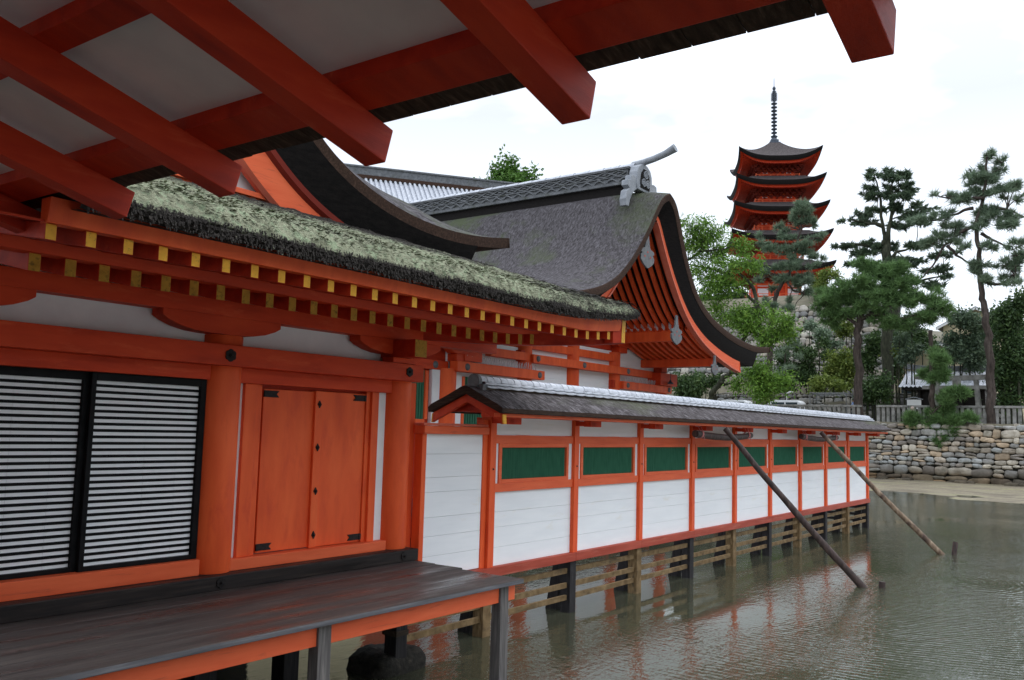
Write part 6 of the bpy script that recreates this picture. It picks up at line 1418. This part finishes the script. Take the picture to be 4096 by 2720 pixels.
def tree(key, name, label, kind, leafm, barkm, r0, r1, seed, per=22, ds=1., ground=2.6, lr=(.16, .04), group=None, twigs=True):
    T_ = TREES[key]; X = T_['X']; rg = np.random.default_rng(seed)
    tr_ = list(map(tuple, T_['trunk']))
    root = thing(name, (X, tr_[0][0], ground), label, 'tree', group)
    if tr_[0][1] > ground + .2: tr_.insert(0, (tr_[0][0], ground))
    q = MB(); limb(q, X, tr_, r0, r1, seed, .3); q.build('trunk', [barkm], root, smooth=60)
    if T_['limbs']:
        q = MB()
        for i, l_ in enumerate(T_['limbs']): limb(q, X, l_, lr[0], lr[1], seed + i + 1, .5)
        if not twigs: q.build('limbs', [barkm], root, smooth=60)
    if twigs:
        if not T_['limbs']: q = MB()
        rr_ = random.Random(seed)
        for y, z, ry, rz in T_['pads']:
            tp = min(T_['trunk'], key=lambda p: (p[0] - y) ** 2 + (p[1] - z + .3) ** 2)
            best = tp
            for l_ in T_['limbs']:
                for p in l_:
                    if (p[0] - y) ** 2 + (p[1] - z) ** 2 < (best[0] - y) ** 2 + (best[1] - z) ** 2: best = p
            mid = ((best[0] + y) / 2, (best[1] + z) / 2 + .12)
            limb(q, X, [tuple(best), mid, (y, z - rz * .2)], .05, .02, rr_.randint(0, 99), .3)
            for k in range(3):
                a = rr_.uniform(-1, 1); limb(q, X, [(y, z - rz * .2), (y + ry * .7 * a, z + rz * rr_.uniform(-.3, .5))], .022, .01, rr_.randint(0, 99), .5)
        q.build('limbs', [barkm], root, smooth=60, fix=False)
    P, D = pad_points(rg, T_['pads'], X, per, ds)
    if kind == 'pine': V, F = needles(rg, P, D, .46, .055, 16, .75, .7)
    elif kind == 'fir': V, F = needles(rg, P, D * np.array([1, 1, .25]), .42, .12, 9, .55, .12)
    elif kind == 'gin': V, F = leaves(rg, P, D, .30, .26, 6)
    else: V, F = leaves(rg, P, D, .32, .085, 14, .55, .55)
    quads_mesh('crown', V, F, leafm, root)
    return root
tree('A', 'pine_tree', 'broad green pine with thick reddish trunk rising through a gap in the fence', 'pine', LF_PINE, TRUNK, .33, .20, 1, 40, 1.1)
tree('B', 'fir_tree', 'tall dark fir with flat tiers and a forked top', 'fir', LF_CED, TRUNKM, .55, .34, 2, 44, .9, lr=(.22, .04))
tree('C', 'pine_tree', 'tallest pine with bare straight trunk at the right of the fence', 'pine', LF_PINEB, TRUNK, .33, .07, 3, 42, .9, lr=(.13, .04))
tree('D', 'pine_tree', 'bluish crooked pine standing in front of the pagoda', 'pine', LF_PINEB, TRUNK, .28, .06, 4, 44, .9, lr=(.12, .04))
tree('E', 'broadleaf_tree', 'fresh green feathery tree leaning beside the hall roof', 'leaf', LF_BRO, TRUNKM, .26, .13, 5, 30, .9, lr=(.13, .04))
tree('K', 'sapling', 'thin wispy pine sapling before the boulder wall', 'pine', LF_PINEB, TRUNK, .09, .03, 6, 20, .8, twigs=False)
tree('G', 'pine_tree', 'small dark trunked pine with topped stem drooping over the sea wall', 'pine', LF_PINE, TRUNK, .20, .13, 7, 110, .8, lr=(.07, .03))
tree('F', 'ginkgo_tree', 'bright green treetop poking up behind the big hall ridge', 'gin', LF_GIN, TRUNK, .35, .08, 8, 26, 1., ground=5, lr=(.12, .04))
SHLAB = dict(dark_round=('round dark shrub behind the fence beside the thick pine', LF_SHR), light_hill=('pale green bush growing against the boulder wall', LF_YEL), low_yellow=('low yellow green bush in front of the boulder wall', LF_YEL), hill_yellow=('yellow green bush on top of the boulder wall', LF_YEL), mid_yellow=('small yellow green bush left of the cream house', LF_YEL), right_dark=('big dark evergreen mass at the right edge of the view', LF_SHR), right_mid=('dark green tree behind the small shrine roof', LF_CED), left_dark=('dark bushes under the hall eaves', LF_SHR), back_mid=('dark green bushes between pine and fir trunks', LF_SHR), slope_green=('mixed green bushes covering the lower boulder wall', LF_SHR), hill_dark=('dark pine bush growing out of the boulder wall face', LF_PINEB), far_right=('dense mixed trees behind the torii at the right', LF_SHR), mid_dark=('dark branches between fir trunk and small shrine', LF_CED), pagoda_left=('green bushes at the left foot of the pagoda', LF_SHR), pagoda_right=('green bushes at the right foot of the pagoda', LF_YEL))
for i, (k, v) in enumerate(SHRUBS.items()):
    rg = np.random.default_rng(50 + i); X = v['X']; lab, lm = SHLAB[k]
    y0, z0 = v['pads'][0][0], v['pads'][0][1]; gz = ground_z(X, y0) - .1
    root = thing('shrub', (X, y0, gz), lab, 'bush')
    P, D = pad_points(rg, v['pads'], X, 62, 1.1, .5); V, F = leaves(rg, P, D, .26, .15, 8, .9, .1)
    quads_mesh('foliage', V, F, lm, root)
    q = MB()
    for j, (y, z, ry, rz) in enumerate(v['pads']): limb(q, X, [(y, gz), (y + .1, (gz + z) / 2), (y, z)], .09, .03, j, .3)
    q.build('stem', [TRUNKM], root, fix=False)
